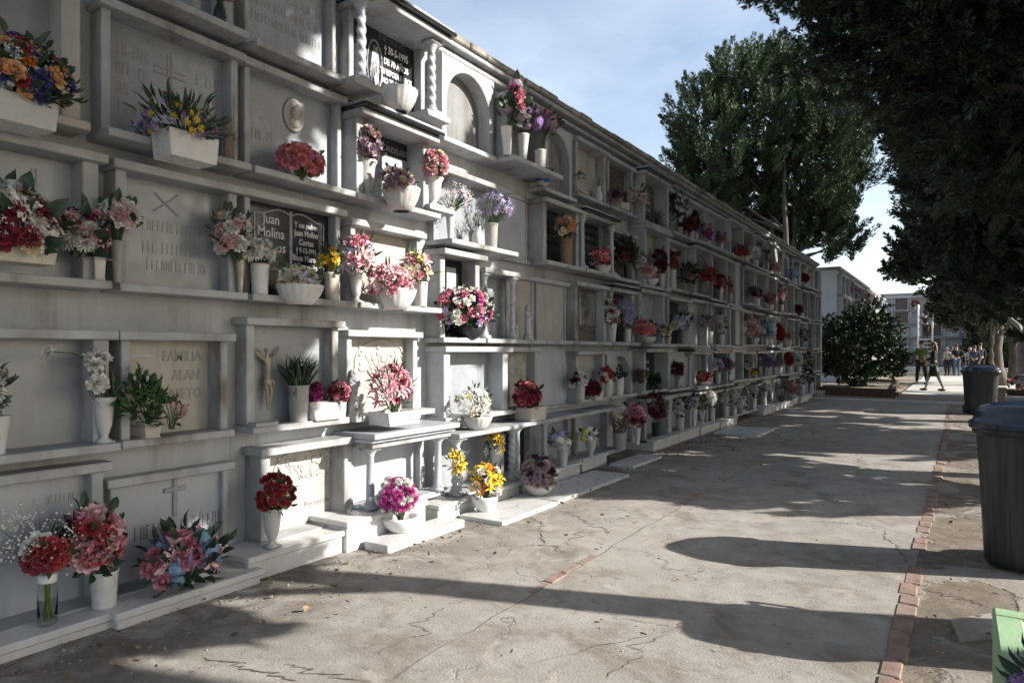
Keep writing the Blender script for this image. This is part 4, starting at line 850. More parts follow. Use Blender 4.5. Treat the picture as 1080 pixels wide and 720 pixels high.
FI(801, 1, .15, 10, 24, 'g', 6, 10, [('spray','lavender',7,.07)], 'thin lavender sprays behind the bright yellow bunch')
FI(810, 1, .2, 13, 20, 'g', 8, 9, [('rose','purple',6,.065),('mum','lavender',4,.06)], 'purple bouquet in a grey pot on the second tier')
FI(822, 1, .2, 13, 17, 'w', 7, 7, [('rose','dusty',7,.065),('rose','mauve',4,.06)], 'dusty mauve roses right of the purple bouquet')
FI(833, 1, .26, 9, 20, 'w', 5, 7, [('rose','red',14,.08)], 'scarlet pointed bunch on the second tier near the end')
FI(842, 1, .25, 14, 20, 'w', 7, 7, [('hydrangea','lightblue',5,.08),('mum','white',6,.075)], 'white and pale blue bunch right of the scarlet pointed one')
FI(853, 1, .25, 10, 18, 'd', 6, 6, [('mum','palepink',4,.075),('spray','green',4,.08)], 'leafy pink flecked bunch at the end of the second tier', ('broad', 40, .12, 'dark'))
# ground tier
FI(653, 0, .34, 24, 44, 'g', 15, 18, [('spray','cream',9,.07),('spray','dark',6,.07)], 'tall pale dry grass in a grey bucket on the ground step', ('blade', 60, .3, 'dry'))
FI(672, 0, .36, 22, 40, 'c', 9, 18, [('rose','palepink',7,.06),('rose','pink',7,.055),('rose','burgundy',5,.05)], 'pink roses in a sunlit white vase low by the marble slab')
FI(667, 0, .2, 16, 40, 'w', 8, 18, [('rose','dusty',6,.06),('spray','mauve',5,.06)], 'dusty brown roses behind the sunlit white vase')
FI(692, 0, .24, 26, 42, 'd', 10, 14, [('rose','burgundy',12,.06),('spray','dusty',10,.07)], 'sprawling dark burgundy bouquet on the ground step', ('long', 60, .14, 'dry'))
FI(717, 0, .24, 13, 30, 'w', 10, 17, [('mum','white',8,.06)], 'white mums in a stout white pot after the burgundy bouquet', ('broad', 20, .09, 'dark'))
FI(732, 0, .26, 13, 32, 'c', 8, 18, [('mum','white',9,.06),('mum','lavender',2,.05)], 'round white bunch in a slim cone vase on the ground step')
FI(741, 0, .24, 12, 28, 'u', 6, 13, [('spray','green',8,.07),('mum','white',2,.05)], 'green foliage with few white flowers in a small urn', ('broad', 40, .09, 'mid'))
FI(751, 0, .24, 13, 32, 'w', 7, 13, [('mum','white',6,.06),('spray','white',6,.07)], 'loose white bunch in a white pot right of the green foliage')
FI(765, 0, .24, 12, 26, 'w', 8, 14, [('mum','white',6,.065),('spray','dark',4,.06)], 'white flowers over dark leaves in a pot by the pale slab')
FI(774, 0, .26, 14, 28, 'w', 7, 13, [('spray','lavender',8,.08),('mum','white',8,.06)], 'full white lilac bunch by the pale slab')
FI(782, 0, .32, 15, 20, 'b', 9, 4, [('spray','white',14,.09),('mum','white',5,.06)], 'low mound of tiny white flowers at the edge of the step')
FI(795, 0, .24, 11, 24, 'c', 7, 14, [('rose','white',7,.065)], 'white rose ball in a cone vase on the far ground step')
FI(806, 0, .24, 11, 24, 'c', 7, 14, [('rose','white',5,.065),('rose','lavender',4,.06)], 'white and lavender rose ball in a cone vase on the far ground step')
FI(824, 0, .3, 12, 15, 'd', 7, 6, [('spray','mauve',7,.08)], 'dark pot with mauve sprigs on the far ground step')
FI(836, 0, .34, 15, 17, 'b', 9, 4, [('rose','dusty',9,.075),('rose','pink',5,.07)], 'pink round bunch low at the end of the wall')
FI(846, 0, .26, 10, 26, 'w', 7, 11, [('mum','white',4,.07),('spray','paleyellow',4,.08)], 'pale yellow green bouquet in a white pot at the wall end', ('broad', 30, .12, 'mid'))
FI(855, 0, .26, 9, 26, 'w', 6, 10, [('mum','white',4,.07),('spray','green',5,.08)], 'last leafy white bouquet at the corner of the wall', ('broad', 40, .12, 'dark'))

# ------------------------------------------------------------------ marble slabs lying on the ground
def ground_slab(label, quad, h=.035):
    P = [gnd(x, y, h) for x, y in quad]; m = MB()
    v = [(x, y, -.01) for x, y in P]+[(x, y, h) for x, y in P]
    m.add(v, [(0,3,2,1),(4,5,6,7),(0,1,5,4),(1,2,6,5),(2,3,7,6),(3,0,4,7)]); me = m.mesh('marble_slab', M_slab, bevel=.004)
    bm = bmesh.new(); bm.from_mesh(me); bmesh.ops.recalc_face_normals(bm, faces=bm.faces); bm.to_mesh(me); bm.free()
    return tag(link('marble_slab', me), label, 'marble slab', 'white marble slabs at the foot of the wall')
def slab_rect(label, pxa, pxb, pa, pb, h=.035):
    ya, yb = wy(pxa, pb), wy(pxb, pb); m = MB(); m.box(pa, pb, ya, yb, -.01, h); return tag(m.build('marble_slab', M_slab, bevel=.004), label, 'marble slab', 'white marble slabs at the foot of the wall')
slab_rect('sunlit marble slab below the magenta chrysanthemum ball', 409, 490, .43, .66, .058)
slab_rect('marble slab in front of the yellow lilies', 530, 588, .47, .91)
slab_rect('thin marble slab in front of the mauve dahlia bowl', 588.6, 664, .44, .89, .03)
slab_rect('cracked sunlit marble slab at the foot of the pink rose vase', 668, 698, .40, .72)
slab_rect('shaded marble slab farther down the wall beside white bunches', 800, 817, .50, 1.25)
# ------------------------------------------------------------------ ground
def ground_mat():
    m = bpy.data.materials.new('worn_concrete'); nt, bs = nodes(m); L = nt.links.new
    n1 = noise(nt, .7, 6, .6); n2 = noise(nt, 5, 7, .65); n3 = noise(nt, 70, 4, .7); n4 = noise(nt, 1.9, 6, .7, dist=.6)
    c = mixc(nt, ramp(nt, n1, .3, .7), (.245,.226,.200), (.365,.342,.310))
    c = mixc(nt, ramp(nt, n2, .42, .7, 0, .55), c, (.46,.44,.41))
    c = mixc(nt, ramp(nt, n4, .50, .66, 0, .75), c, (.15,.122,.09))
    c = mixc(nt, ramp(nt, noise(nt, 11, 6, .7, dist=.8), .56, .68, 0, .55), c, (.13,.105,.08))
    c = mixc(nt, ramp(nt, noise(nt, 2.6, 5, .65, dist=1.0), .60, .66, 0, .5), c, (.47,.43,.38))
    c = mixc(nt, ramp(nt, n3, .35, .75, 0, .4), c, (.15,.13,.11))
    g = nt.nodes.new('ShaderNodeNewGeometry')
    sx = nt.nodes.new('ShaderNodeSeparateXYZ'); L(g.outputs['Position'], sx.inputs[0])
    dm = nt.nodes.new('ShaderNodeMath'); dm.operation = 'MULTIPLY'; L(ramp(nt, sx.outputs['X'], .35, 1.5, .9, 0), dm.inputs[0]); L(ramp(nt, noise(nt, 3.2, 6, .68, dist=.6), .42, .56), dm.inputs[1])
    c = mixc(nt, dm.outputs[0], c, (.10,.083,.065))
    wn = N(nt, 'ShaderNodeTexNoise', Scale=1.6, Detail=6.0, Roughness=.65); L(g.outputs['Position'], wn.inputs['Vector'])
    va = nt.nodes.new('ShaderNodeVectorMath'); va.operation = 'MULTIPLY_ADD'; L(wn.outputs['Color'], va.inputs[0]); va.inputs[1].default_value = (.8,.8,.8); L(g.outputs['Position'], va.inputs[2])
    vo = N(nt, 'ShaderNodeTexVoronoi', feature='DISTANCE_TO_EDGE', Scale=.42); L(va.outputs[0], vo.inputs['Vector'])
    cr = ramp(nt, vo.outputs['Distance'], .002, .006, .8, 0)
    mk = ramp(nt, noise(nt, .8, 3), .52, .62)
    mu = nt.nodes.new('ShaderNodeMath'); mu.operation = 'MULTIPLY'; L(cr, mu.inputs[0]); L(mk, mu.inputs[1])
    c = mixc(nt, mu.outputs[0], c, (.06,.052,.045)); L(c, bs.inputs['Base Color']); bs.inputs['Roughness'].default_value = .93
    ad = nt.nodes.new('ShaderNodeMath'); ad.operation = 'MULTIPLY_ADD'; L(n3, ad.inputs[0]); ad.inputs[1].default_value = .9; L(ramp(nt, n2, 0, 1, 0, .35), ad.inputs[2])
    b1 = bump(nt, bs, ad.outputs[0], .5, .012)
    iv = nt.nodes.new('ShaderNodeMath'); iv.operation = 'SUBTRACT'; iv.inputs[0].default_value = 1; L(mu.outputs[0], iv.inputs[1]); bump(nt, bs, iv.outputs[0], .9, .02, b1)
    return m
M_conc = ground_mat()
M_dirt = stone('dry_dirt', (.235,.20,.155), .95, .3, 2.5, .5, (.10,.085,.06), bmp=1.0, streak=(1.5,1.5,1.5))
M_brick = stone('worn_red_brick', (.25,.165,.135), .95, .35, 9, 1.0, (.20,.175,.145), bmp=.8, streak=(6,6,6))
def sheet(name, x0, x1, y0, y1, z, m, nx=1, ny=1, jag=0.0):
    mb = MB(); v = []; f = []; rr = random.Random(int(x1*10+y1))
    for j in range(ny+1):
        for i in range(nx+1):
            x = x0+(x1-x0)*i/nx+(rr.uniform(-jag, jag) if i in (0, nx) else 0); v.append((x, y0+(y1-y0)*j/ny, z))
    for j in range(ny):
        for i in range(nx): a = j*(nx+1)+i; f.append((a, a+1, a+nx+2, a+nx+1))
    mb.add(v, f); return tag(mb.build(name, m), kind='structure')
sheet('ground', -400, 400, -400, 600, -.014, M_dirt)
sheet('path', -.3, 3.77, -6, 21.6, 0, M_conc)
def verge_mat():
    m = bpy.data.materials.new('verge'); nt, bs = nodes(m); L = nt.links.new
    f = ramp(nt, noise(nt, 1.1, 7, .62, dist=.7), .49, .53)
    a = mixc(nt, ramp(nt, noise(nt, 6, 6, .7), .35, .65), (.12,.098,.072), (.25,.21,.165)); b2 = mixc(nt, ramp(nt, noise(nt, 4, 6, .65), .3, .7), (.24,.215,.185), (.38,.35,.31))
    c = mixc(nt, f, a, b2); c = mixc(nt, ramp(nt, noise(nt, 90, 4, .7), .4, .7, 0, .5), c, (.09,.075,.06)); L(c, bs.inputs['Base Color']); bs.inputs['Roughness'].default_value = .95
    b1 = bump(nt, bs, f, .8, .02); bump(nt, bs, noise(nt, 45, 6, .75), .8, .012, b1); return m
M_verge = verge_mat()
sheet('pavement', 3.772, 7.5, -6, 21.6, -.004, M_verge)
# brick edging: right line whole, left line worn and mostly cemented over
m = MB(); rr = random.Random(5); y = -2.0
while y < 21.4:
    l = rr.uniform(.17, .25); x = 3.70+(y-3)*.009; dx = rr.uniform(-.012, .012); w = .092+rr.uniform(-.012, .006)
    if rr.random() > .14: m.box(x+dx, x+dx+w, y, y+l-rr.uniform(.006, .03), -.05, .0045+rr.uniform(-.0015, .004))
    y += l
tag(m.build('brick_edging', M_brick, bevel=.006), kind='structure')
m = MB(); y = 2.2
while y < 12:
    l = rr.uniform(.2, .26); a = (math.sin(y*2.3)+math.sin(y*5.1+1)); x = 1.865-(y-3.6)*.016
    if a > (.25 if y > 3.4 else 1.2): m.box(x+rr.uniform(-.01, .01), x+.058+rr.uniform(-.02, .015), y, y+l-.015, -.05, .004+rr.uniform(-.002, .004))
    y += l
tag(m.build('brick_edging', stone('faded_brick', (.27,.185,.15), .95, .35, 12, 1.0, (.27,.24,.2), bmp=.8, streak=(5,5,5)), bevel=.005), kind='structure')
# expansion joints of the concrete
M_joint = simple('joint_dirt', (.15,.13,.108), .95, .3, 20)
m = MB(); rr = random.Random(9)
def crackline(pts, w):
    n = len(pts); v = []; f = []
    for i, (x, y) in enumerate(pts):
        a = pts[max(0, i-1)]; b2 = pts[min(n-1, i+1)]; d = Vector((b2[0]-a[0], b2[1]-a[1])).normalized(); q = .6*w*rr.uniform(.3, 1.2)*(0.15 if i in (0, n-1) else 1)
        v += [(x-d.y*q, y+d.x*q, .0035), (x+d.y*q, y-d.x*q, .0035)]
    for i in range(n-1): f.append((2*i, 2*i+1, 2*i+3, 2*i+2))
    m.add(v, f)
def walk(px0, py0, px1, py1, w, jit=.05, n=26):
    a, b2 = gnd(px0, py0), gnd(px1, py1); o = 0; P = []
    for i in range(n+1):
        t = i/n; o = o*.75+rr.uniform(-jit, jit); e = o*math.sin(PI*t); P.append((a[0]+(b2[0]-a[0])*t+e, a[1]+(b2[1]-a[1])*t+e*.8))
    crackline(P, w)
for q in ((610,545,642,560,.010),(612,546,590,538,.008),(640,533,688,545,.005),(560,545,575,572,.010),(575,572,598,583,.008),(600,575,612,560,.007),(215,693,315,718,.009),(300,700,390,719,.007),(640,715,720,655,.006),(735,612,700,590,.005),
          (598,640,760,672,.004),(540,600,610,640,.004),(560,700,690,668,.004),(470,640,400,690,.006),(820,552,740,548,.004),(700,590,640,575,.004),(830,480,700,500,.006),(960,560,1040,575,.004),(975,620,1045,640,.009)): walk(*q)
crackline([(1.92-(y_-3.6)*.016+rr.uniform(-.015, .015), y_) for y_ in [2+.2*i for i in range(60)]], .007)

tag(m.build('ground_cracks', M_joint), kind='structure')
# fallen leaves and crumbs of mortar
m = MB(); rr = random.Random(11); m2 = MB()
for k in range(2600):
    if rr.random() < .6: x = .42+abs(rr.gauss(0, .35)); y = rr.uniform(.8, 12)
    elif rr.random() < .6: x = rr.uniform(3.75, 5.2); y = rr.uniform(2.5, 12)
    else: x = rr.uniform(.4, 3.9); y = rr.uniform(1.5, 14)
    if k % 3: leaf(m, (x, y, .012+rr.uniform(0, .01)), (rr.uniform(-1, 1), rr.uniform(-1, 1), rr.uniform(-.1, .25)), rr.uniform(.015, .05), rr.choice(['broad', 'long', 'blade']), rr.uniform(0, 6))
    else: m2.ball((x, y, .003), (rr.uniform(.002, .008), rr.uniform(.002, .009), rr.uniform(.002, .005)), 5, 4)
tag(m.build('fallen_leaves', simple('litter', (.16,.11,.065), .85, .6, 8, True)), 'dry brown leaves scattered along the foot of the wall and the path edge', 'leaf litter', kind='stuff')
tag(m2.build('gravel_crumbs', simple('crumbs', (.30,.27,.235), .95, .4, 8, True)), 'small pale stone crumbs strewn on the concrete path', 'gravel', kind='stuff')
# plaza beyond the path
M_pale = stone('pale_paving', (.50,.49,.46), .8, .12, 2, .5, bmp=.2, streak=(1.5,1.5,1.5))
m = MB(); m.box(-.2, 14, 21.6, 21.95, -.05, .05); tag(m.build('kerb', M_pale, bevel=.01), kind='structure')
sheet('pavement', .2, 14, 21.95, 25.2, .01, M_dirt)
m = MB(); m.box(2.45, 20, 25.2, 46, -.05, .045); tag(m.build('plaza', M_pale, bevel=.01), kind='structure')
m = MB(); m.box(-2, 20, 46, 60, -.05, .16); m.box(-1.9, 20, 46.6, 60, .16, .30); m.box(-1.8, 20, 47.2, 60, .30, .44); tag(m.build('steps', M_pale, bevel=.01), kind='structure')
m = MB(); q = [gnd(1003, 655), gnd(1045, 648), gnd(1052, 672), gnd(1012, 676)]; 
m.add([(x, y, .012) for x, y in q]+[(x, y, -.02) for x, y in q], [(0,1,2,3),(0,4,5,1),(1,5,6,2),(2,6,7,3),(3,7,4,0)]); tag(m.build('concrete_patch', M_conc), kind='structure')

# ------------------------------------------------------------------ distant blocks
def simple_block(label, origin, rz, length, height, bays, name='niche_wall', d=2.4, endcol=None):
    o = empty(name, origin, label, 'niche wall', None, rz)
    b = MB(); b.box(-d, 0, 0, length, -.05, height-.12); b.build('wall_body', M_plaster2, o)
    b = MB(); b.box(-d-.05, .14, -.05, length+.05, height-.117, height); b.build('coping', M_roof, o, bevel=.01)
    pit = length/bays; th = (height-.35)/5; rr = random.Random(int(length*10)); var = []
    for st in range(4):
        mb = MB(); sw = .06+.02*(st % 2); p = .12+.05*(st % 3)
        mb.box(-.02, p, .03, .03+sw, .0, th-.14); mb.box(-.02, p, pit-.03-sw, pit-.03, .0, th-.14); mb.box(-.02, p+.06, .0, pit-.02, th-.142, th-.09); mb.box(-.02, .24, .01, pit-.01, -.05, .0)
        pl = MB(); pl.box(-.02, .02, .08, pit-.08, -.001, th-.13); var.append((mb.mesh('niche', M_shelf, bevel=.004), pl))
    pls = [[pl.mesh('plaque', mm) for mm in (M_marble, M_grey, M_brownst, M_marble2)] for _, pl in var]
    for k in range(bays):
        for t in range(5):
            s_ = rr.randrange(4); n_ = link('niche', var[s_][0], o, (0, k*pit, .16+t*th)); link('plaque', pls[s_][rr.choice((0, 1, 1, 2, 2, 3))], n_)
    return o, pit, th
def small_bunch(label, par, x, y, z, cols, seed, s=.26, group='flower bunches on the distant niche walls', pot=M_pot):
    rr = random.Random(seed); W = par.matrix_basis @ Vector((x, y, z)); o = empty('flower_vase', W, label, 'flower vase', group)
    v = vase_mb('cyl', .16, .2); v.build('pot', pot, o, True)
    by = {}
    for k in range(16):
        d = Vector((rr.gauss(0, 1), rr.gauss(0, 1), rr.gauss(.3, .9))).normalized(); P = Vector((d.x*s*.6, d.y*s*.7, .2+s*.5+d.z*s*.6)); bv, bf = blossom_arr('rose', k % 3)
        M3 = orient(d+Vector((0, 0, .3)), rr.uniform(0, 6)); by.setdefault(rr.choice(cols), MB()).add(bv @ (np.array(M3).T*s*.26)+np.array(P), bf)
    for c, mm in by.items(): mm.build('blossoms', petal_mat(c), o)
    lm = MB()
    for k in range(26):
        d = Vector((rr.gauss(0, 1), rr.gauss(0, 1), rr.gauss(.2, .8))).normalized(); leaf(lm, Vector((d.x*s*.5, d.y*s*.6, .2+s*.5+d.z*s*.5)), d, .12, 'broad', rr.uniform(0, 6))
    lm.build('leaves', GREENS['dark'], o)
blk2, pit2, th2 = simple_block('second niche wall with a plain pale end, rising behind the big bush', (0, 29.6, 0), 0, 20.4, 4.75, 18)
blk3, pit3, th3 = simple_block('distant niche wall facing the camera across the plaza behind the ladder', (-1.4, 51.5, .44), R(-90), 12.0, 4.75, 13)
bpy.context.view_layer.update()
LB = [('orange red bunch at the upper far end of the second wall', blk2, 12.6, 4, ['orange','red']), ('blue bunch at the upper far end of the second wall', blk2, 14.2, 4, ['blue','lightblue']),
      ('pink bunch high on the second wall above the bush', blk2, 7.5, 4, ['pink','palepink']), ('dusty bunch high on the near end of the second wall', blk2, 2.5, 4, ['dusty','mauve']),
      ('mauve bunch on the upper middle of the second wall', blk2, 5.2, 4, ['mauve','lavender']), ('coral bunch halfway up the second wall over the bush', blk2, 9.5, 3, ['coral','peach']), ('cream bunch on the second wall peeping over the bush', blk2, 4.2, 3, ['cream','white']),
      ('dark red bunch on the second wall just over the bush', blk2, 1.4, 3, ['crimson','burgundy']), ('white bunch at the far right end of the second wall', blk2, 18.4, 2, ['white','cream']), ('pale pink flowers low at the right end of the second wall', blk2, 19, 1, ['palepink','white']),
      ('red bunch on the distant wall left of the ladder', blk3, 8.9, 4, ['red','crimson']), ('pale bunch on the distant wall right of the ladder', blk3, 5.6, 2, ['cream','palepink']),
      ('dusty pink bunch on the distant wall over the standing group', blk3, 4.3, 2, ['dusty','pink']), ('white bunch on the distant wall at head height', blk3, 6.2, 2, ['white']), ('yellow tinged bunch on the distant wall beside a dark plaque', blk3, 8.2, 2, ['orange','peach']),
      ('red and white bunch low on the distant wall at its left end', blk3, 10.2, 1, ['red','white']), ('mauve bunch on the distant wall at far right', blk3, 3.1, 3, ['mauve','dusty']), ('burgundy bunch on the upper right of the distant wall', blk3, 4.6, 3, ['burgundy','crimson'])]
for i, (lb, bk_, u, t, cl) in enumerate(LB): small_bunch(lb, bk_, .15, u if bk_ is blk2 else 12-u, .165+t*(th2 if bk_ is blk2 else th3), cl, i+40, .3)

# ------------------------------------------------------------------ trees
def leaf_quads(C, D, L, W, rng):
    n = len(C); D = D/np.linalg.norm(D, axis=1, keepdims=True); r = rng.normal(size=(n, 3)); s = np.cross(D, r); s /= np.linalg.norm(s, axis=1, keepdims=True)+1e-9
    L = L[:, None]; W = W[:, None]
    v = np.stack([C-D*L*.5, C+s*W*.5, C+D*L*.5, C-s*W*.5], 1).reshape(-1, 3); return v
def crown_mesh(name, lobes, n_clump, per, leafL, leafW, mat, seed, clump=.45, up=1.0, droop=0.0, fill=.35):
    rng = np.random.default_rng(seed); Ls = np.array(lobes, float); vol = Ls[:, 3]*Ls[:, 4]+Ls[:, 4]*Ls[:, 5]+Ls[:, 3]*Ls[:, 5]
    idx = rng.choice(len(Ls), n_clump, p=vol/vol.sum()); d = rng.normal(size=(n_clump, 3)); d /= np.linalg.norm(d, axis=1, keepdims=True)
    rad = np.where(rng.random(n_clump) < fill, rng.uniform(.25, .8, n_clump), rng.uniform(.8, 1.08, n_clump))
    C = Ls[idx, :3]+d*rad[:, None]*Ls[idx, 3:]
    out = d*np.array([1, 1, .5])+np.array([0, 0, up])+rng.normal(size=(n_clump, 3))*.35; out /= np.linalg.norm(out, axis=1, keepdims=True)
    size = clump*rng.uniform(.55, 1.3, n_clump)
    k = np.repeat(np.arange(n_clump), per); n = len(k); t = rng.random(n)
    prof = np.sqrt(np.clip(t*1.1+.02, 0, 1))*np.clip(1.15-t, .1, 1)
    off = rng.normal(size=(n, 3)); off -= (off*out[k]).sum(1, keepdims=True)*out[k]; off /= np.linalg.norm(off, axis=1, keepdims=True)+1e-9
    P = C[k]+out[k]*((t-.35)*size[k]*1.7)[:, None]+off*(prof*size[k]*.55*np.sqrt(rng.random(n)))[:, None]
    D = out[k]*.95+off*.6+rng.normal(size=(n, 3))*.18; D[:, 2] -= droop
    v = leaf_quads(P, D, leafL*rng.uniform(.6, 1.3, n), leafW*rng.uniform(.6, 1.3, n), rng)
    me = bpy.data.meshes.new(name); f = np.arange(n*4, dtype=np.int32)
    me.vertices.add(n*4); me.vertices.foreach_set('co', v.ravel()); me.loops.add(n*4); me.loops.foreach_set('vertex_index', f)
    me.polygons.add(n); me.polygons.foreach_set('loop_start', np.arange(0, n*4, 4, dtype=np.int32)); me.update(calc_edges=True); me.validate(); me.materials.append(mat)
    return me
M_cyp = simple('cypress_foliage', (.034,.050,.022), .65, .55, .8, True)
M_cyp2 = simple('cypress_olive_foliage', (.055,.086,.036), .65, .5, .9, True)
M_bush = simple('bush_foliage', (.032,.060,.022), .5, .6, 2.5, True)
M_bark = stone('bark', (.10,.082,.066), .95, .35, 4, .5, bmp=1.0, streak=(9,9,.8))
M_barkg = stone('grey_bark', (.24,.215,.19), .95, .3, 4, .4, bmp=1.0, streak=(9,9,.8))
def limb(m, a, b_, r0, r1, rr, n=6, sag=.3):
    a, b_ = Vector(a), Vector(b_); L = (b_-a).length; P = []
    for i in range(n+1):
        t = i/n; P.append(a.lerp(b_, t)+Vector((rr.uniform(-1, 1), rr.uniform(-1, 1), rr.uniform(-.5, .5)))*L*.03*math.sin(PI*t)+Vector((0, 0, sag*L*.15*math.sin(PI*t))))
    m.tube(P, [r0+(r1-r0)*i/n for i in range(n+1)], 8)
def tree(label, base, lobes, ncl, per, lL, lW, mat, seed, trunk_r, bark=M_bark, fork=.35, clump=.5, up=1.0, stems=1, group=None, name='cypress_tree', droop=0.0, fill=.35):
    o = empty(name, base, label, 'tree', group); rr = random.Random(seed); B0 = Vector(base)
    zt = max(l[2]+l[5]*.6 for l in lobes)-2.6; ctr = Vector((sum(l[0] for l in lobes)/len(lobes), sum(l[1] for l in lobes)/len(lobes), 0))
    m = MB(); tops = []
    for s_ in range(stems):
        a = 6.28*s_/stems+seed; b2 = Vector((trunk_r*1.3*math.cos(a), trunk_r*1.3*math.sin(a), -.05)) if stems > 1 else Vector((0, 0, -.05))
        tp = (ctr-B0)*.6; tp.z = zt-B0.z; tp += Vector((.6*math.cos(a), .6*math.sin(a), 0)) if stems > 1 else Vector((0, 0, 0)); n = 9; P = []; Rr = []
        for i in range(n+1):
            t = i/n; P.append(b2+Vector((tp.x*t*t, tp.y*t*t, (tp.z+.05)*t))+Vector((rr.uniform(-1, 1), rr.uniform(-1, 1), 0))*trunk_r*.35*(0 < i)); Rr.append(trunk_r*(1.35 if i == 0 else 1-.88*t))
        m.tube(P, Rr, 10); tops.append(P)
    m.build('trunk', bark, o, True)
    m = MB()
    for i, l in enumerate(lobes):
        P = tops[i % stems]; zl = l[2]-B0.z; j = min(range(1, len(P)-1), key=lambda q: abs(P[q].z-(zl-l[5]*.5-.8))); limb(m, P[j], (l[0]-B0.x, l[1]-B0.y, zl), trunk_r*.35, trunk_r*.08, rr)
        for k in range(4):
            d = Vector((rr.gauss(0, 1), rr.gauss(0, 1), rr.gauss(.2, .6))).normalized(); q = Vector((l[0]-B0.x, l[1]-B0.y, zl)); limb(m, q-d*.2, q+Vector((d.x*l[3], d.y*l[4], d.z*l[5]))*.85, trunk_r*.13, trunk_r*.04, rr, 4)
    m.build('limbs', bark, o, True)
    lo = [(l[0]-B0.x, l[1]-B0.y, l[2]-B0.z, *l[3:]) for l in lobes]
    link('crown', crown_mesh('crown', lo, ncl, per, lL, lW, mat, seed, clump, up, droop, fill), o)
    return o
def RL(px, py, t, r, sz=1.0, d=1.0): x, y, z = ray(px, py, t); return (x, y, z, r, r*d, r*sz)
# the big tree standing in the gap behind the end of the long wall
T1 = [RL(775,95,26,1.15,1.2), RL(825,85,26.5,1.25,1.1), RL(872,105,26,1.2,1.2), RL(740,130,25.5,1.05,1.3), RL(800,140,25.5,1.5,1.2), RL(865,140,25.5,1.5,1.2), RL(895,140,27,.8,1.1), RL(735,190,26,1.0,.9), RL(725,160,26,.7,1.0), RL(785,205,26.5,1.3,1.0),
      RL(845,205,26,1.35,1.0), RL(892,195,26.5,.9,1.0), RL(880,240,26,.8,.9), RL(900,255,25.6,.4,.9), RL(850,240,27,.8,.8), RL(800,240,27,.9,.6), RL(800,72,27,.8,.9), RL(758,165,24.8,.9,1.0), RL(770,225,26,.9,.8), RL(815,252,26.5,.9,.5), RL(835,255,26,.7,.5), RL(745,205,25.5,.8,.7), RL(860,225,26,1.0,.8), RL(908,175,27.5,.6,.9), RL(875,265,25.5,.35,.7)]
tree('tall bushy green cypress rising behind the far end of the niche wall', (-1.35, 26.6, 0), T1, 1750, 210, .15, .040, M_cyp2, 5, .17, stems=3, clump=.60, fill=.35)
# dark trees down the right side
R4 = [RL(1000,20,13,1.9,.9), RL(1060,70,13,2.1,.9), RL(940,0,13.5,1.5,.8), RL(900,20,14,1.0,.8), RL(862,-10,14,1.0,.6), RL(835,-25,14.3,.8,.5), RL(960,75,13.5,1.1,.8), RL(1030,-50,12.5,2.2,.8), RL(1080,150,13,1.8,.8), RL(1020,120,13.5,1.2,.9), RL(880,62,14.2,.55,.8), RL(930,-50,13,1.6,.7), RL(1110,10,12,2.2,1.0)]
tree('huge dark cypress whose branches overhang the path at the top right', (7.0, 14.6, 0), R4, 1800, 150, .14, .030, M_cyp, 6, .40, clump=.50, up=.35, droop=.25, group='dark cypresses along the right side')
R5 = [RL(1000,165,20,1.5,1.0), RL(975,150,20.5,.9,1.2), RL(1060,190,20,2.4,1.0), RL(985,205,21,.75,1.2), RL(1030,110,20,1.8,1.0), RL(1040,250,21,1.7,1.0), RL(1085,280,20,1.7,1.0), RL(950,120,20.5,.7,.8)]
tree('dark cypress filling the right side between the overhanging branches and the trunks', (6.6, 21.8, 0), R5, 1100, 150, .17, .042, M_cyp, 7, .34, clump=.6, up=.7, group='dark cypresses along the right side')
R6 = [RL(992,245,30,1.5,1.2), RL(965,270,31,.9,.9), RL(985,272,30,1.3,1.0), RL(1030,250,30,2.2,1.2), RL(1035,320,30,1.7,.8), RL(1070,300,29,2.2,1.0), RL(1020,330,30.5,.9,.6), RL(950,283,31.5,.5,.8), RL(1000,200,31,1.4,1.0)]
tree('dark spreading tree with low leaves over the standing visitors', (5.4, 33.5, 0), R6, 1000, 100, .22, .085, M_cyp, 8, .26, clump=.7, up=.7, group='dark cypresses along the right side')
R7 = [RL(1060,320,26,1.3,.9), RL(1085,240,26,2.4,1.2), RL(1075,180,26,2.2,1.0)]
tree('pale grey trunked cypress behind the farther bin', (5.95, 27.6, 0), R7, 420, 90, .2, .08, M_cyp, 9, .30, M_barkg, clump=.7, group='dark cypresses along the right side')
R8 = [RL(1050,330,33,1.4,.8), RL(1050,260,33,2.2,1.2)]
tree('slim cypress with a leaning dark trunk right of the farther bin', (6.0, 36, 0), R8, 300, 90, .22, .08, M_cyp, 10, .24, clump=.7, group='dark cypresses along the right side')
R9 = [RL(1040,372,40,1.1,.9), RL(1062,375,40,1.4,.9), RL(1085,372,40,1.5,.9), RL(1025,366,41,.7,.8), RL(1075,340,41,1.8,.9), RL(1050,345,41,1.3,.8)]
q9 = ray(1060, 370, 40); tree('low dark spreading yew closing the view behind the right hand trunks', (q9[0], q9[1], 0), R9, 620, 90, .2, .08, M_cyp, 14, .16, clump=.5)
q9 = gnd(1046, 408); tree('thin dark leaning trunk with a small low crown just behind the bin', (q9[0], q9[1], 0), [RL(1040,318,26,1.1,.7), RL(1052,300,26,1.2,.8)], 240, 90, .18, .055, M_cyp, 15, .13, clump=.55)
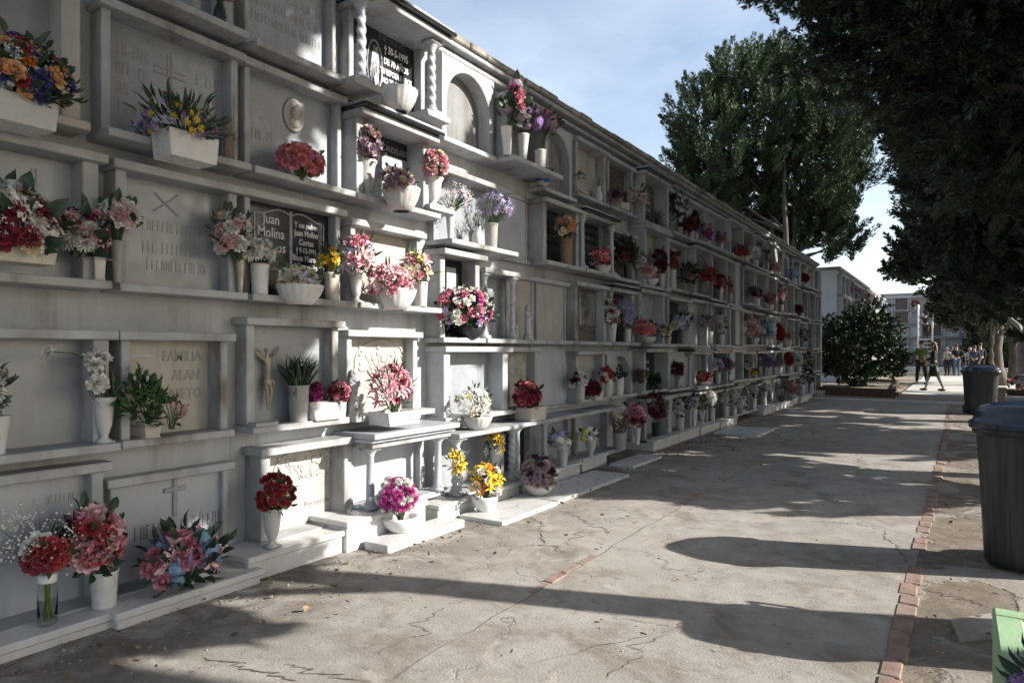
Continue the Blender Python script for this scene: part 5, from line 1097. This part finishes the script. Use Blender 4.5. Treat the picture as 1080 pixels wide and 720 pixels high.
# cypresses of the same row that stand beside and behind the camera and throw the shade
def lobes_col(x, y, zb, zt, r, n=4):
    return [(x+.3*math.sin(i*2), y+.3*math.cos(i*3), zb+(zt-zb)*(i+.5)/n, r, r, (zt-zb)/n*.72) for i in range(n)]
def shade(label, x, y, tr, lobes, ncl=520, seed=1): tree(label, (x, y, 0), [(x+a, y+b, c, r, r, rz) for a, b, c, r, rz in lobes], ncl, 60, .30, .13, M_cyp, seed, tr, clump=.5, group='dark cypresses along the right side', fill=.5)
GA = 'dark cypress out of the frame at right, shading the niche wall'
shade(GA, 6.6, 5.14, .20, [(0,-.8,3.75,.85,.5), (0,-.62,4.5,1.1,.7), (0,-.5,5.8,1.35,.9), (0,-.35,7.2,1.35,1.0), (0,-.2,8.6,1.4,1.0), (0,0,10.2,1.4,1.2), (-1.9,.2,9.8,1.6,.8), (-3.4,.3,10.4,1.7,.8), (-1.5,1.6,10.3,1.5,.8), (-3.2,2.2,10.8,1.6,.8)], 700, 31)  # high overhanging lobes here and below added out of view to cut skylight
shade(GA, 6.8, 2.3, .20, [(0,.7,3.7,1.0,.55), (0,-.4,3.9,.9,.5), (0,0,4.7,1.3,.7), (0,0,6.0,1.5,1.0), (0,0,7.8,1.5,1.1), (0,0,9.6,1.3,1.2), (-2,0,9.6,1.6,.8), (-3.6,0,10.2,1.8,.8), (-5,.4,10.8,1.6,.8)], 640, 32)
shade(GA, 6.9, -.8, .24, [(0,0,4.5,1.6,.8), (0,0,6.0,1.8,1.0), (0,0,7.8,1.8,1.2), (0,0,9.6,1.5,1.2), (-2.2,0,9.4,1.8,.8), (-4,0,9.8,1.9,.8), (-5.6,0,10.4,1.8,.8)], 700, 33)
shade(GA, 6.7, 9.35, .22, [(0,.05,2.2,1.2,.8), (0,.1,3.6,1.25,.9), (0,.2,5.0,1.25,1.0), (0,.35,6.6,1.25,1.0), (0,.4,8.4,1.4,1.1), (0,.4,10.2,1.3,1.1), (-1.8,0,11.0,1.6,.8), (-3.4,-.5,11.4,1.7,.8), (-1.8,-1.6,10.8,1.6,.8)], 820, 34)
shade(GA, 6.9, 12.2, .20, [(0,0,3.7,1.5,.9), (0,0,5.2,1.5,1.1), (0,0,7.2,1.5,1.2), (0,0,9.4,1.4,1.3)], 480, 35)
shade(GA, 7.4, 17.6, .25, [(0,0,3.8,2.0,1.0), (0,0,5.6,2.0,1.2), (0,0,8.0,1.8,1.5)], 500, 36)
shade(GA, 7.6, 24.6, .25, [(0,0,2.0,1.8,.9), (0,0,3.6,2.0,1.1), (0,0,5.6,2.0,1.2), (0,0,8.0,1.8,1.5)], 700, 37)
for i, y in enumerate((-5.5, -1.8, 1.9, 5.4, 12.1, 15.6, 19.4, 23.2, 27)):  # unseen back row, added to block skylight and darken the wall
    shade('dark cypress of an added back row out of frame, blocking skylight from the wall', 11.2, y, .26, [(0,0,7.3,1.5,.8), (0,0,9.2,1.8,1.6), (0,0,11.8,1.5,1.6)] if i in (1, 2, 3, 4, 6) else [(0,0,2.2,1.5,1.1), (0,0,4.2,1.75,1.3), (0,0,6.6,1.8,1.5), (0,0,9.2,1.8,1.6), (0,0,11.8,1.5,1.6)], 560, 50+i)

# the big bush in its brick bed
BL_ = [RL(880,372,23.5,.75,1.0), RL(905,365,24,.95,1.1), RL(930,375,23.8,.7,1.1), RL(868,385,23.3,.45,1.0), RL(915,340,24.5,.75,1.0), RL(936,350,24.5,.45,1.0), RL(893,345,24.5,.5,1.0), RL(866,375,23.6,.5,1.1), RL(940,385,23.8,.45,1.2), RL(868,345,25,.3,1.3), RL(900,392,23.5,.7,.6)]
bx_, by_ = gnd(905, 414)
o = empty('leafy_bush', (BL_[1][0], BL_[1][1], 0), 'large rounded dark green bush growing in the brick bed at the wall end', 'bush'); B0 = Vector(o.location)
lo = [(l[0]-B0.x, l[1]-B0.y, l[2], *l[3:]) for l in BL_]; link('foliage', crown_mesh('foliage', lo, 850, 70, .085, .05, M_bush, 15, .24, .25, fill=.3), o)
m = MB(); rr = random.Random(2)
for l in lo: limb(m, (rr.uniform(-.2, .2), rr.uniform(-.2, .2), .1), l[:3], .05, .015, rr)
m.build('stems', M_bark, o, True)
M_edge = stone('brown_brick', (.15,.085,.06), .9, .3, 14, .4, bmp=.6)
P = [gnd(858, 416), gnd(944, 420), gnd(948, 408), gnd(862, 404)]
o = empty('flower_bed', (P[0][0], P[0][1], 0), 'low brown brick planting bed under the large bush', 'planter')
m = MB()
for i in range(4):
    a, b2 = Vector((*P[i], 0)), Vector((*P[(i+1) % 4], 0)); d = (b2-a).normalized(); nrm = Vector((-d.y, d.x, 0)); L = (b2-a).length; k = 0
    while k < L-.05:
        for r_ in range(3):
            q = a+d*(k+(.11 if r_ % 2 else 0)); e = min(.215, L-k); pts = [q+nrm*-.001*r_, q+d*(e-.008)+nrm*-.001*r_, q+d*(e-.008)+nrm*.11, q+nrm*.11]; z0 = -.02+r_*.1
            v = [(*(t_-a-(Vector((0, 0, 0)))+a-Vector((*P[0], 0)))[:2], z0) for t_ in pts]+[(*(t_-Vector((*P[0], 0)))[:2], z0+.094) for t_ in pts]; m.add(v, [(0,3,2,1),(4,5,6,7),(0,1,5,4),(1,2,6,5),(2,3,7,6),(3,0,4,7)])
        k += .22
m.build('brick_edging', M_edge, o)
m = MB(); m.add([(x-P[0][0], y-P[0][1], .2) for x, y in P], [(0, 1, 2, 3)]); m.build('soil', M_dirt, o)

# ------------------------------------------------------------------ bins, planter, pillar
M_bin = stone('dark_plastic', (.016,.019,.023), .5, .3, 6, .9, (.06,.058,.055), bmp=.1, streak=(20,20,.6))
M_lid = stone('navy_plastic_lid', (.016,.026,.045), .28, .25, 5, .3, (.09,.09,.09), bmp=.05, streak=(4,4,4))
def sq(a, n=3.6): c, s = abs(math.cos(a)), abs(math.sin(a)); return (c**n+s**n)**(-1/n)
def bin_(label, x, y, w, h, rz):
    o = empty('litter_bin', (x, y, 0), label, 'bin', 'plastic bins beside the path', rz); r = w/2; md = lambda a, z: sq(a)
    m = MB(); ribs = lambda a, z: sq(a)*(1-.012*(1 if math.sin(a*24) > .55 and z < h*.78 else 0))
    m.lathe([(r*.76,.02),(r*.80,.05),(r*.84,h*.3),(r*.89,h*.6),(r*.93,h*.79),(r*.935,h*.80),(r*1.0,h*.805),(r*1.0,h*.85),(r*.95,h*.855),(r*.9,h*.84)], seg=96, mod=ribs, cap=True); m.build('body', M_bin, o, True)
    m = MB(); m.lathe([(r*1.05,h*.835),(r*1.06,h*.85),(r*1.06,h*.875),(r*1.0,h*.885),(r*.96,h*.92),(r*.86,h*.965),(r*.62,h*.99),(r*.3,h),(.001,h)], seg=64, mod=md); m.build('lid', M_lid, o, True)
    m = MB(); m.tube([(-.12, r*.98, h*.86), (-.12, r*1.22, h*.88), (.12, r*1.22, h*.88), (.12, r*.98, h*.86)], .016, 8); m.build('handle', M_bin, o, True)
    for s_ in (-1, 1):
        m = MB(); v = MB(); v.lathe([(.03,-.022),(.095,-.022),(.1,-.01),(.1,.01),(.095,.022),(.03,.022)], seg=22); a = v.v[0]; m.add(np.stack([a[:, 2]+s_*r*.72, a[:, 0]+r*.72, a[:, 1]+.1], 1), v.f); m.build('wheel', M_darkpot, o, True)
    m = MB(); m.box(-r*.5, -r*.32, -r*1.10, -r*1.0, h*.84, h*.875); m.build('lid_catch', M_lid, o, bevel=.004)
    return o
bin_('big dark plastic bin with a domed navy lid at the right edge', 4.41, 5.62, .60, 1.09, R(-20))
bin_('dark plastic bin just beyond the right edge whose shadow falls across the path', 4.95, 4.32, .60, 1.09, R(10))
bin_('smaller looking dark bin farther down the path beside the tree trunks', 4.43, 18.6, .68, 1.12, R(15))
o = empty('stone_planter', (4.55, 2.72, 0), 'pale green painted planter box in the lower right corner', 'planter'); M_gp = stone('green_paint', (.26,.40,.23), .7, .12, 6, .5, (.35,.38,.32), bmp=.4)
m = MB()
for (x0, x1, y0, y1) in ((-.44, .44, .36, .45), (-.44, .44, -.45, -.36), (-.44, -.35, -.36, .36), (.35, .44, -.36, .36)): m.box(x0, x1, y0, y1, -.02, .45)
m.build('box', M_gp, o, bevel=.008)
m = MB(); m.box(-.352, .352, -.362, .362, 0, .40); m.build('soil', M_dirt, o)
def loose(label, x, y, z, s, flowers, leaves, seed, name='flower_bunch', cat='flowers'):
    rr = random.Random(seed); o = empty(name, (x, y, z), label, cat)
    for k, c, n, rad in flowers:
        for i in range(n):
            d = Vector((rr.gauss(0, 1), rr.gauss(0, 1), rr.gauss(.5, .7))).normalized(); P = Vector((d.x*s, d.y*s, s*.8+d.z*s*.7)); f_ = link(k if k != 'spray' else 'filler_sprig', blossom(k, c, i % 3), o); f_.matrix_local = Matrix.LocRotScale(P, orient(d+Vector((0, 0, .4)), rr.uniform(0, 6)).to_quaternion(), (rad,)*3)
    lm = MB()
    for i in range(leaves[1]):
        d = Vector((rr.gauss(0, 1), rr.gauss(0, 1), rr.gauss(.3, .7))).normalized(); leaf(lm, Vector((d.x*s*.7, d.y*s*.7, s*.7+d.z*s*.5)), d+Vector((0, 0, .3)), leaves[2], leaves[0], rr.uniform(0, 6))
    lm.build('leaves', GREENS[leaves[3]], o); return o
loose('purple hydrangea and white blooms growing in the green planter', 4.27, 2.50, .36, .14, [('hydrangea','purple',5,.075),('hydrangea','lavender',2,.07),('carnation','white',4,.05)], ('broad', 30, .09, 'dark'), 3)
m = MB(); x_, y_ = gnd(1054, 428); m.box(x_-.14, x_+.14, y_-.1, y_+.4, -.02, .42); m.box(x_-.16, x_+.16, y_-.12, y_+.42, .422, .47)
tag(m.build('low_pillar', stone('ochre_stone', (.34,.25,.17), .9, .2, 5, .5, bmp=.4), bevel=.01), 'low ochre stone pillar just right of the farther bin', 'pillar')
x_, y_ = gnd(1074, 418); o = empty('flower_trough', (x_+.1, y_, 0), 'low dark planter of pink and white flowers at the foot of the trees', 'planter')
m = MB(); m.lathe([(.36,0),(.45,.2),(.47,.22),(.42,.22),(.38,.15)], seg=24); m.build('bowl', M_edge, o, True)
loose('pink and white cyclamen heaped in the low dark planter by the trees', x_+.1, y_, .15, .34, [('carnation','pink',16,.08),('carnation','white',14,.08)], ('broad', 40, .12, 'mid'), 12)
o = empty('shadow_hedge', (6.95, 7.3, 0), 'unseen hedge-shaped block added beyond the right edge to shade the path edge', 'hedge')  # stand-in for an unknown unseen object, sized to cast the path-edge shadow
link('foliage', crown_mesh('foliage', [(0, -.45, .55, .35, .42, .6), (0, .45, .55, .35, .42, .6), (0, 0, .55, .35, .5, .6)], 260, 60, .1, .06, M_bush, 77, .18, .5, fill=.6), o)
m = MB(); [m.tube([(0, y__, -.02), (0, y__, .9)], .03, 6) for y__ in (-.5, 0, .5)]; m.build('stems', M_bark, o)

# ------------------------------------------------------------------ people
M_skin = simple('skin', (.42,.25,.18), .6, .1); M_hair = simple('dark_hair', (.03,.022,.018), .6, .3); M_hairg = simple('grey_hair', (.25,.24,.23), .6, .3)
def cloth(n_, c): return simple('cloth_'+n_, c, .85, .25, 25)
def person(label, x, y, z, h, face, top, topc, legs, legc, hair=M_hair, skirt=False, step=.0, arms='down', long_hair=False, bare_legs=None, shoes=(.02,.02,.02)):
    """face = heading in radians (0 looks along +y)"""
    o = empty('person', (x, y, z), label, 'person', None, face); k = h/1.75
    def S_(p): return (p[0]*k, p[1]*k, p[2]*k)
    hipz, kn, an = .92, .49, .08
    J = {'pel': (0,0,.96), 'bel': (0,0,1.10), 'che': (0,.01,1.30), 'nk': (0,.005,1.48), 'hd': (0,.015,1.56), 'hd2': (0,.02,1.66)}
    for s_, nme in ((-1, 'l'), (1, 'r')):
        st = step*s_
        J['h'+nme] = (.10*s_, 0, .90); J['k'+nme] = (.105*s_, st*.55+.015, .49); J['a'+nme] = (.11*s_, st*1.0-.02, .09); J['t'+nme] = (.12*s_, st+.13, .035)
        J['s'+nme] = (.185*s_, 0, 1.42)
        if arms == 'hips' and s_ == 1: J['e'+nme] = (.38*s_, -.05, 1.20); J['w'+nme] = (.22*s_, .05, 1.03)
        elif arms == 'front': J['e'+nme] = (.25*s_, .02, 1.17); J['w'+nme] = (.13*s_, .25, 1.10)
        elif arms == 'up': J['e'+nme] = (.28*s_, .2, 1.42); J['w'+nme] = (.20*s_, .38, 1.62)
        else: J['e'+nme] = (.235*s_, -.03-.1*step*s_, 1.16); J['w'+nme] = (.25*s_, .06-.2*step*s_, .92)
        w = J['w'+nme]; e = J['e'+nme]; d = Vector(w)-Vector(e); d.normalize(); J['f'+nme] = tuple(Vector(w)+d*.13)
    Rd = dict(pel=.135, bel=.125, che=.145, nk=.055, hd=.085, hd2=.08, h=.10, k=.062, a=.042, t=.04, s=.06, e=.043, w=.03, f=.024)
    E = [('pel','bel'),('bel','che'),('che','nk'),('nk','hd'),('hd','hd2')]
    for n_ in 'lr': E += [('pel','h'+n_),('h'+n_,'k'+n_),('k'+n_,'a'+n_),('a'+n_,'t'+n_),('che','s'+n_),('s'+n_,'e'+n_),('e'+n_,'w'+n_),('w'+n_,'f'+n_)]
    def grow(names, grow_, name, mt, root):
        es = [(a, b) for a, b in E if a in names and b in names]; ix = {n_: i for i, n_ in enumerate(names)}
        rad = [(Rd.get(n_) or Rd[n_[0]])*k+grow_*k for n_ in names]
        rad = [(r, r*.78) if names[i] in ('pel', 'bel', 'che') else (r, r) for i, r in enumerate(rad)]
        v, f = skin_mesh([S_(J[n_]) for n_ in names], [(ix[a], ix[b]) for a, b in es], rad, ix[root], 1); mb = MB(); mb.add(v, f); return mb.build(name, mt, o, True)
    allv = list(J); grow(allv, -.006, 'body', M_skin, 'pel')
    sleeves = ['s','e'] if top == 'short' else ['s','e','w']
    grow(['pel','bel','che']+[a+n_ for n_ in 'lr' for a in sleeves], .012, 'shirt', cloth(topc[0], topc[1]), 'pel')
    if skirt:
        m = MB(); m.lathe([S_((.21,0,.52))[0:1]+(.52*k,), (.20*k,.7*k), (.19*k,.88*k), (.155*k,1.05*k)], seg=24, sx=1, sy=.75); m.build('skirt', cloth(topc[0], topc[1]), o, True)
        if bare_legs: grow(['pel']+[a+n_ for n_ in 'lr' for a in ('h','k','a')], .003, 'leggings', bare_legs, 'pel')
    else: grow(['pel']+[a+n_ for n_ in 'lr' for a in ('h','k','a')], .018, 'trousers', cloth(legc[0], legc[1]), 'pel')
    for n_ in 'lr':
        a, t_ = Vector(J['a'+n_]), Vector(J['t'+n_]); m = MB(); c_ = (a+t_)/2; m.ball(S_((c_.x, c_.y-.01, .045)), (.05*k, .135*k, .045*k), 12, 7); m.build('shoe', cloth('shoe_dark', shoes), o, True)
        w, f_ = Vector(J['w'+n_]), Vector(J['f'+n_]); m = MB(); d = (f_-w).normalized(); sd = d.orthogonal().normalized()
        for q in range(4): b0 = f_+sd*(.022*(q-1.5)); m.tube([S_(b0-d*.03), S_(b0+d*.03), S_(b0+d*(.06+.012*(1 if q in (1, 2) else 0))+Vector((0, .01, 0)))], [.010*k, .009*k, .006*k], 5)
        m.tube([S_(w+d*.04), S_(w+d*.07+sd*.045)], [.011*k, .008*k], 5); m.build('fingers', M_skin, o, True)
    hd = Vector(J['hd2']); m = MB(); m.ball(S_((0, hd.y-.012, hd.z+.015)), (.088*k, .10*k, .095*k), 14, 9); m.build('hair', hair, o, True)
    if long_hair: m = MB(); m.ball(S_((0, -.06, 1.50)), (.10*k, .06*k, .17*k), 12, 8); m.build('hair_lengths', hair, o, True)
    m = MB(); m.ball(S_((0, hd.y+.083, hd.z-.03)), (.011*k, .016*k, .02*k), 6, 5)
    for s_ in (-1, 1): m.ball(S_((.088*s_, hd.y, hd.z-.03)), (.012*k, .022*k, .03*k), 6, 5)
    m.build('face_features', M_skin, o, True)
    m = MB()
    for s_ in (-1, 1): m.ball(S_((.03*s_, hd.y+.078, hd.z-.005)), (.011*k, .008*k, .007*k), 6, 4)
    m.box(-.022*k, .022*k, (hd.y+.072)*k, (hd.y+.083)*k, (hd.z-.072)*k, (hd.z-.064)*k); m.build('eyes_and_mouth', M_hair, o)
    return o
x_, y_ = gnd(972, 405, .045); person('person in a green vest and black trousers walking on the plaza', x_, y_, .045, 1.80, R(150), 'short', ('green', (.085,.15,.03)), 'long', ('black', (.012,.012,.014)), step=.16)
x_, y_ = gnd(985, 412, .045); person('person with long fair brown hair, black tunic and patterned grey leggings striding across the plaza', x_, y_, .045, 1.68, R(95), 'long', ('black', (.012,.012,.014)), 'long', ('black', (.012,.012,.014)), hair=simple('light_brown_hair', (.16,.10,.06), .6, .3), skirt=True, step=.27, arms='front', long_hair=True, bare_legs=simple('patterned_grey', (.22,.22,.21), .8, .6, 60))
def far_person(px, t, z, **k):
    q = ray(px, 370, t); return dict(x=q[0], y=q[1], z=z, **k)
person('person in a dark shirt and blue jeans with one hand on the hip', **far_person(1009, 38, .045, h=1.74, face=R(20)), top='short', topc=('black', (.02,.022,.028)), legs='long', legc=('jeans', (.07,.11,.17)), arms='hips')
person('person in a white shirt and black trousers standing with the far group', **far_person(1003.5, 38.6, .045, h=1.60, face=R(-10)), top='long', topc=('white', (.6,.6,.6)), legs='long', legc=('black', (.012,.012,.014)))
person('person in a grey patterned top left in the far standing group', **far_person(999, 38.2, .045, h=1.58, face=R(40)), top='long', topc=('patterned', (.30,.29,.28)), legs='long', legc=('black', (.012,.012,.014)), hair=M_hairg)
person('person in a navy jacket behind the farther bin', **far_person(1028, 36, .045, h=1.66, face=R(15)), top='long', topc=('navy', (.03,.04,.07)), legs='long', legc=('black', (.012,.012,.014)))
person('person in a pale blue shirt behind the farther bin', **far_person(1023, 37, .045, h=1.56, face=R(-20)), top='short', topc=('paleblue', (.3,.36,.42)), legs='long', legc=('black', (.012,.012,.014)), hair=M_hairg)
person('person all in black behind the farther bin, tallest of the three there', **far_person(1034, 36.5, .045, h=1.80, face=R(30)), top='long', topc=('black', (.012,.012,.014)), legs='long', legc=('black', (.012,.012,.014)))
# ladder and the person standing on it
q = ray(976, 370, 42.3); LZ = .44; o = empty('ladder_platform', (q[0], q[1], .16), 'white wheeled ladder standing against the distant niche wall', 'ladder')
M_lad = simple('white_metal', (.75,.75,.75), .4, .08); W = .38
for s_ in (-1, 1): m = MB(); m.tube([(s_*W, -.5, 0), (s_*W, .1, 3.8), (s_*W, .1, 4.15)], .05, 8); m.build('rail', M_lad, o, True); m = MB(); m.tube([(s_*W, .7, 0), (s_*W, .25, 2.2)], .035, 8); m.build('rear_leg', M_lad, o, True)
m = MB()
for i in range(8): m.box(-W, W, -.47+.05*i*.98-.03, -.47+.05*i*.98+.06, .25*(i+1)-.02, .25*(i+1)+.01)
m.build('rungs', M_lad, o)
m = MB(); m.box(-W-.02, W+.02, -.08, .42, 1.95, 2.0); m.build('platform', M_lad, o, bevel=.006)
person('person in dark clothes standing high on the white ladder', q[0], q[1]+.18, .16+2.0, 1.62, R(0), 'long', ('black', (.012,.012,.014)), 'long', ('charcoal', (.03,.03,.034)), arms='up')

# ------------------------------------------------------------------ light, sky, camera
AZ = (.93, .36); EL = R(27)
w = bpy.data.worlds.new('World'); S.world = w; w.use_nodes = True; nt = w.node_tree; bg = nt.nodes['Background']
sky = nt.nodes.new('ShaderNodeTexSky'); sky.sky_type = 'NISHITA'; sky.sun_disc = False; sky.sun_elevation = EL; sky.sun_rotation = math.atan2(AZ[0], AZ[1]); sky.air_density = 1.0; sky.dust_density = 1.6; sky.ozone_density = 1.2
tc = nt.nodes.new('ShaderNodeTexCoord'); mp = nt.nodes.new('ShaderNodeMapping'); mp.inputs['Scale'].default_value = (1.2, 1.2, 3.2); nt.links.new(tc.outputs['Generated'], mp.inputs[0])
ns = N(nt, 'ShaderNodeTexNoise', Scale=1.6, Detail=6.0, Roughness=.55, Distortion=.3); nt.links.new(mp.outputs[0], ns.inputs['Vector'])
cl = mixc(nt, ramp(nt, ns.outputs['Fac'], .30, .80, .06, .42), sky.outputs[0], (7.4, 7.8, 8.2)); nt.links.new(cl, bg.inputs['Color']); bg.inputs['Strength'].default_value = .109
ld = bpy.data.lights.new('sun', 'SUN'); ld.energy = 5.0; ld.angle = R(.5); ld.color = (1, .94, .86); lo_ = bpy.data.objects.new('sun', ld); COL.objects.link(lo_)
sd = Vector((AZ[0]*math.cos(EL), AZ[1]*math.cos(EL), math.sin(EL))); lo_.rotation_euler = (-sd).to_track_quat('-Z', 'Y').to_euler(); lo_.location = (12, 8, 12)
cd = bpy.data.cameras.new('camera'); cam = bpy.data.objects.new('camera', cd); COL.objects.link(cam); cam.location = (CX, 0, CZ); cam.rotation_euler = (R(90), 0, YAW)
cd.sensor_width = 36; cd.lens = 24; cd.shift_y = 10/1080; cd.clip_end = 2000; cd.clip_start = .05; S.camera = cam
S.render.engine = 'CYCLES'; S.cycles.max_bounces = 8; S.cycles.diffuse_bounces = 3; S.cycles.transmission_bounces = 8; S.cycles.transparent_max_bounces = 8
vs = S.view_settings; vs.view_transform = 'Standard'; vs.look = 'None'; vs.gamma = 1; vs.use_curve_mapping = False; vs.exposure = 1.05
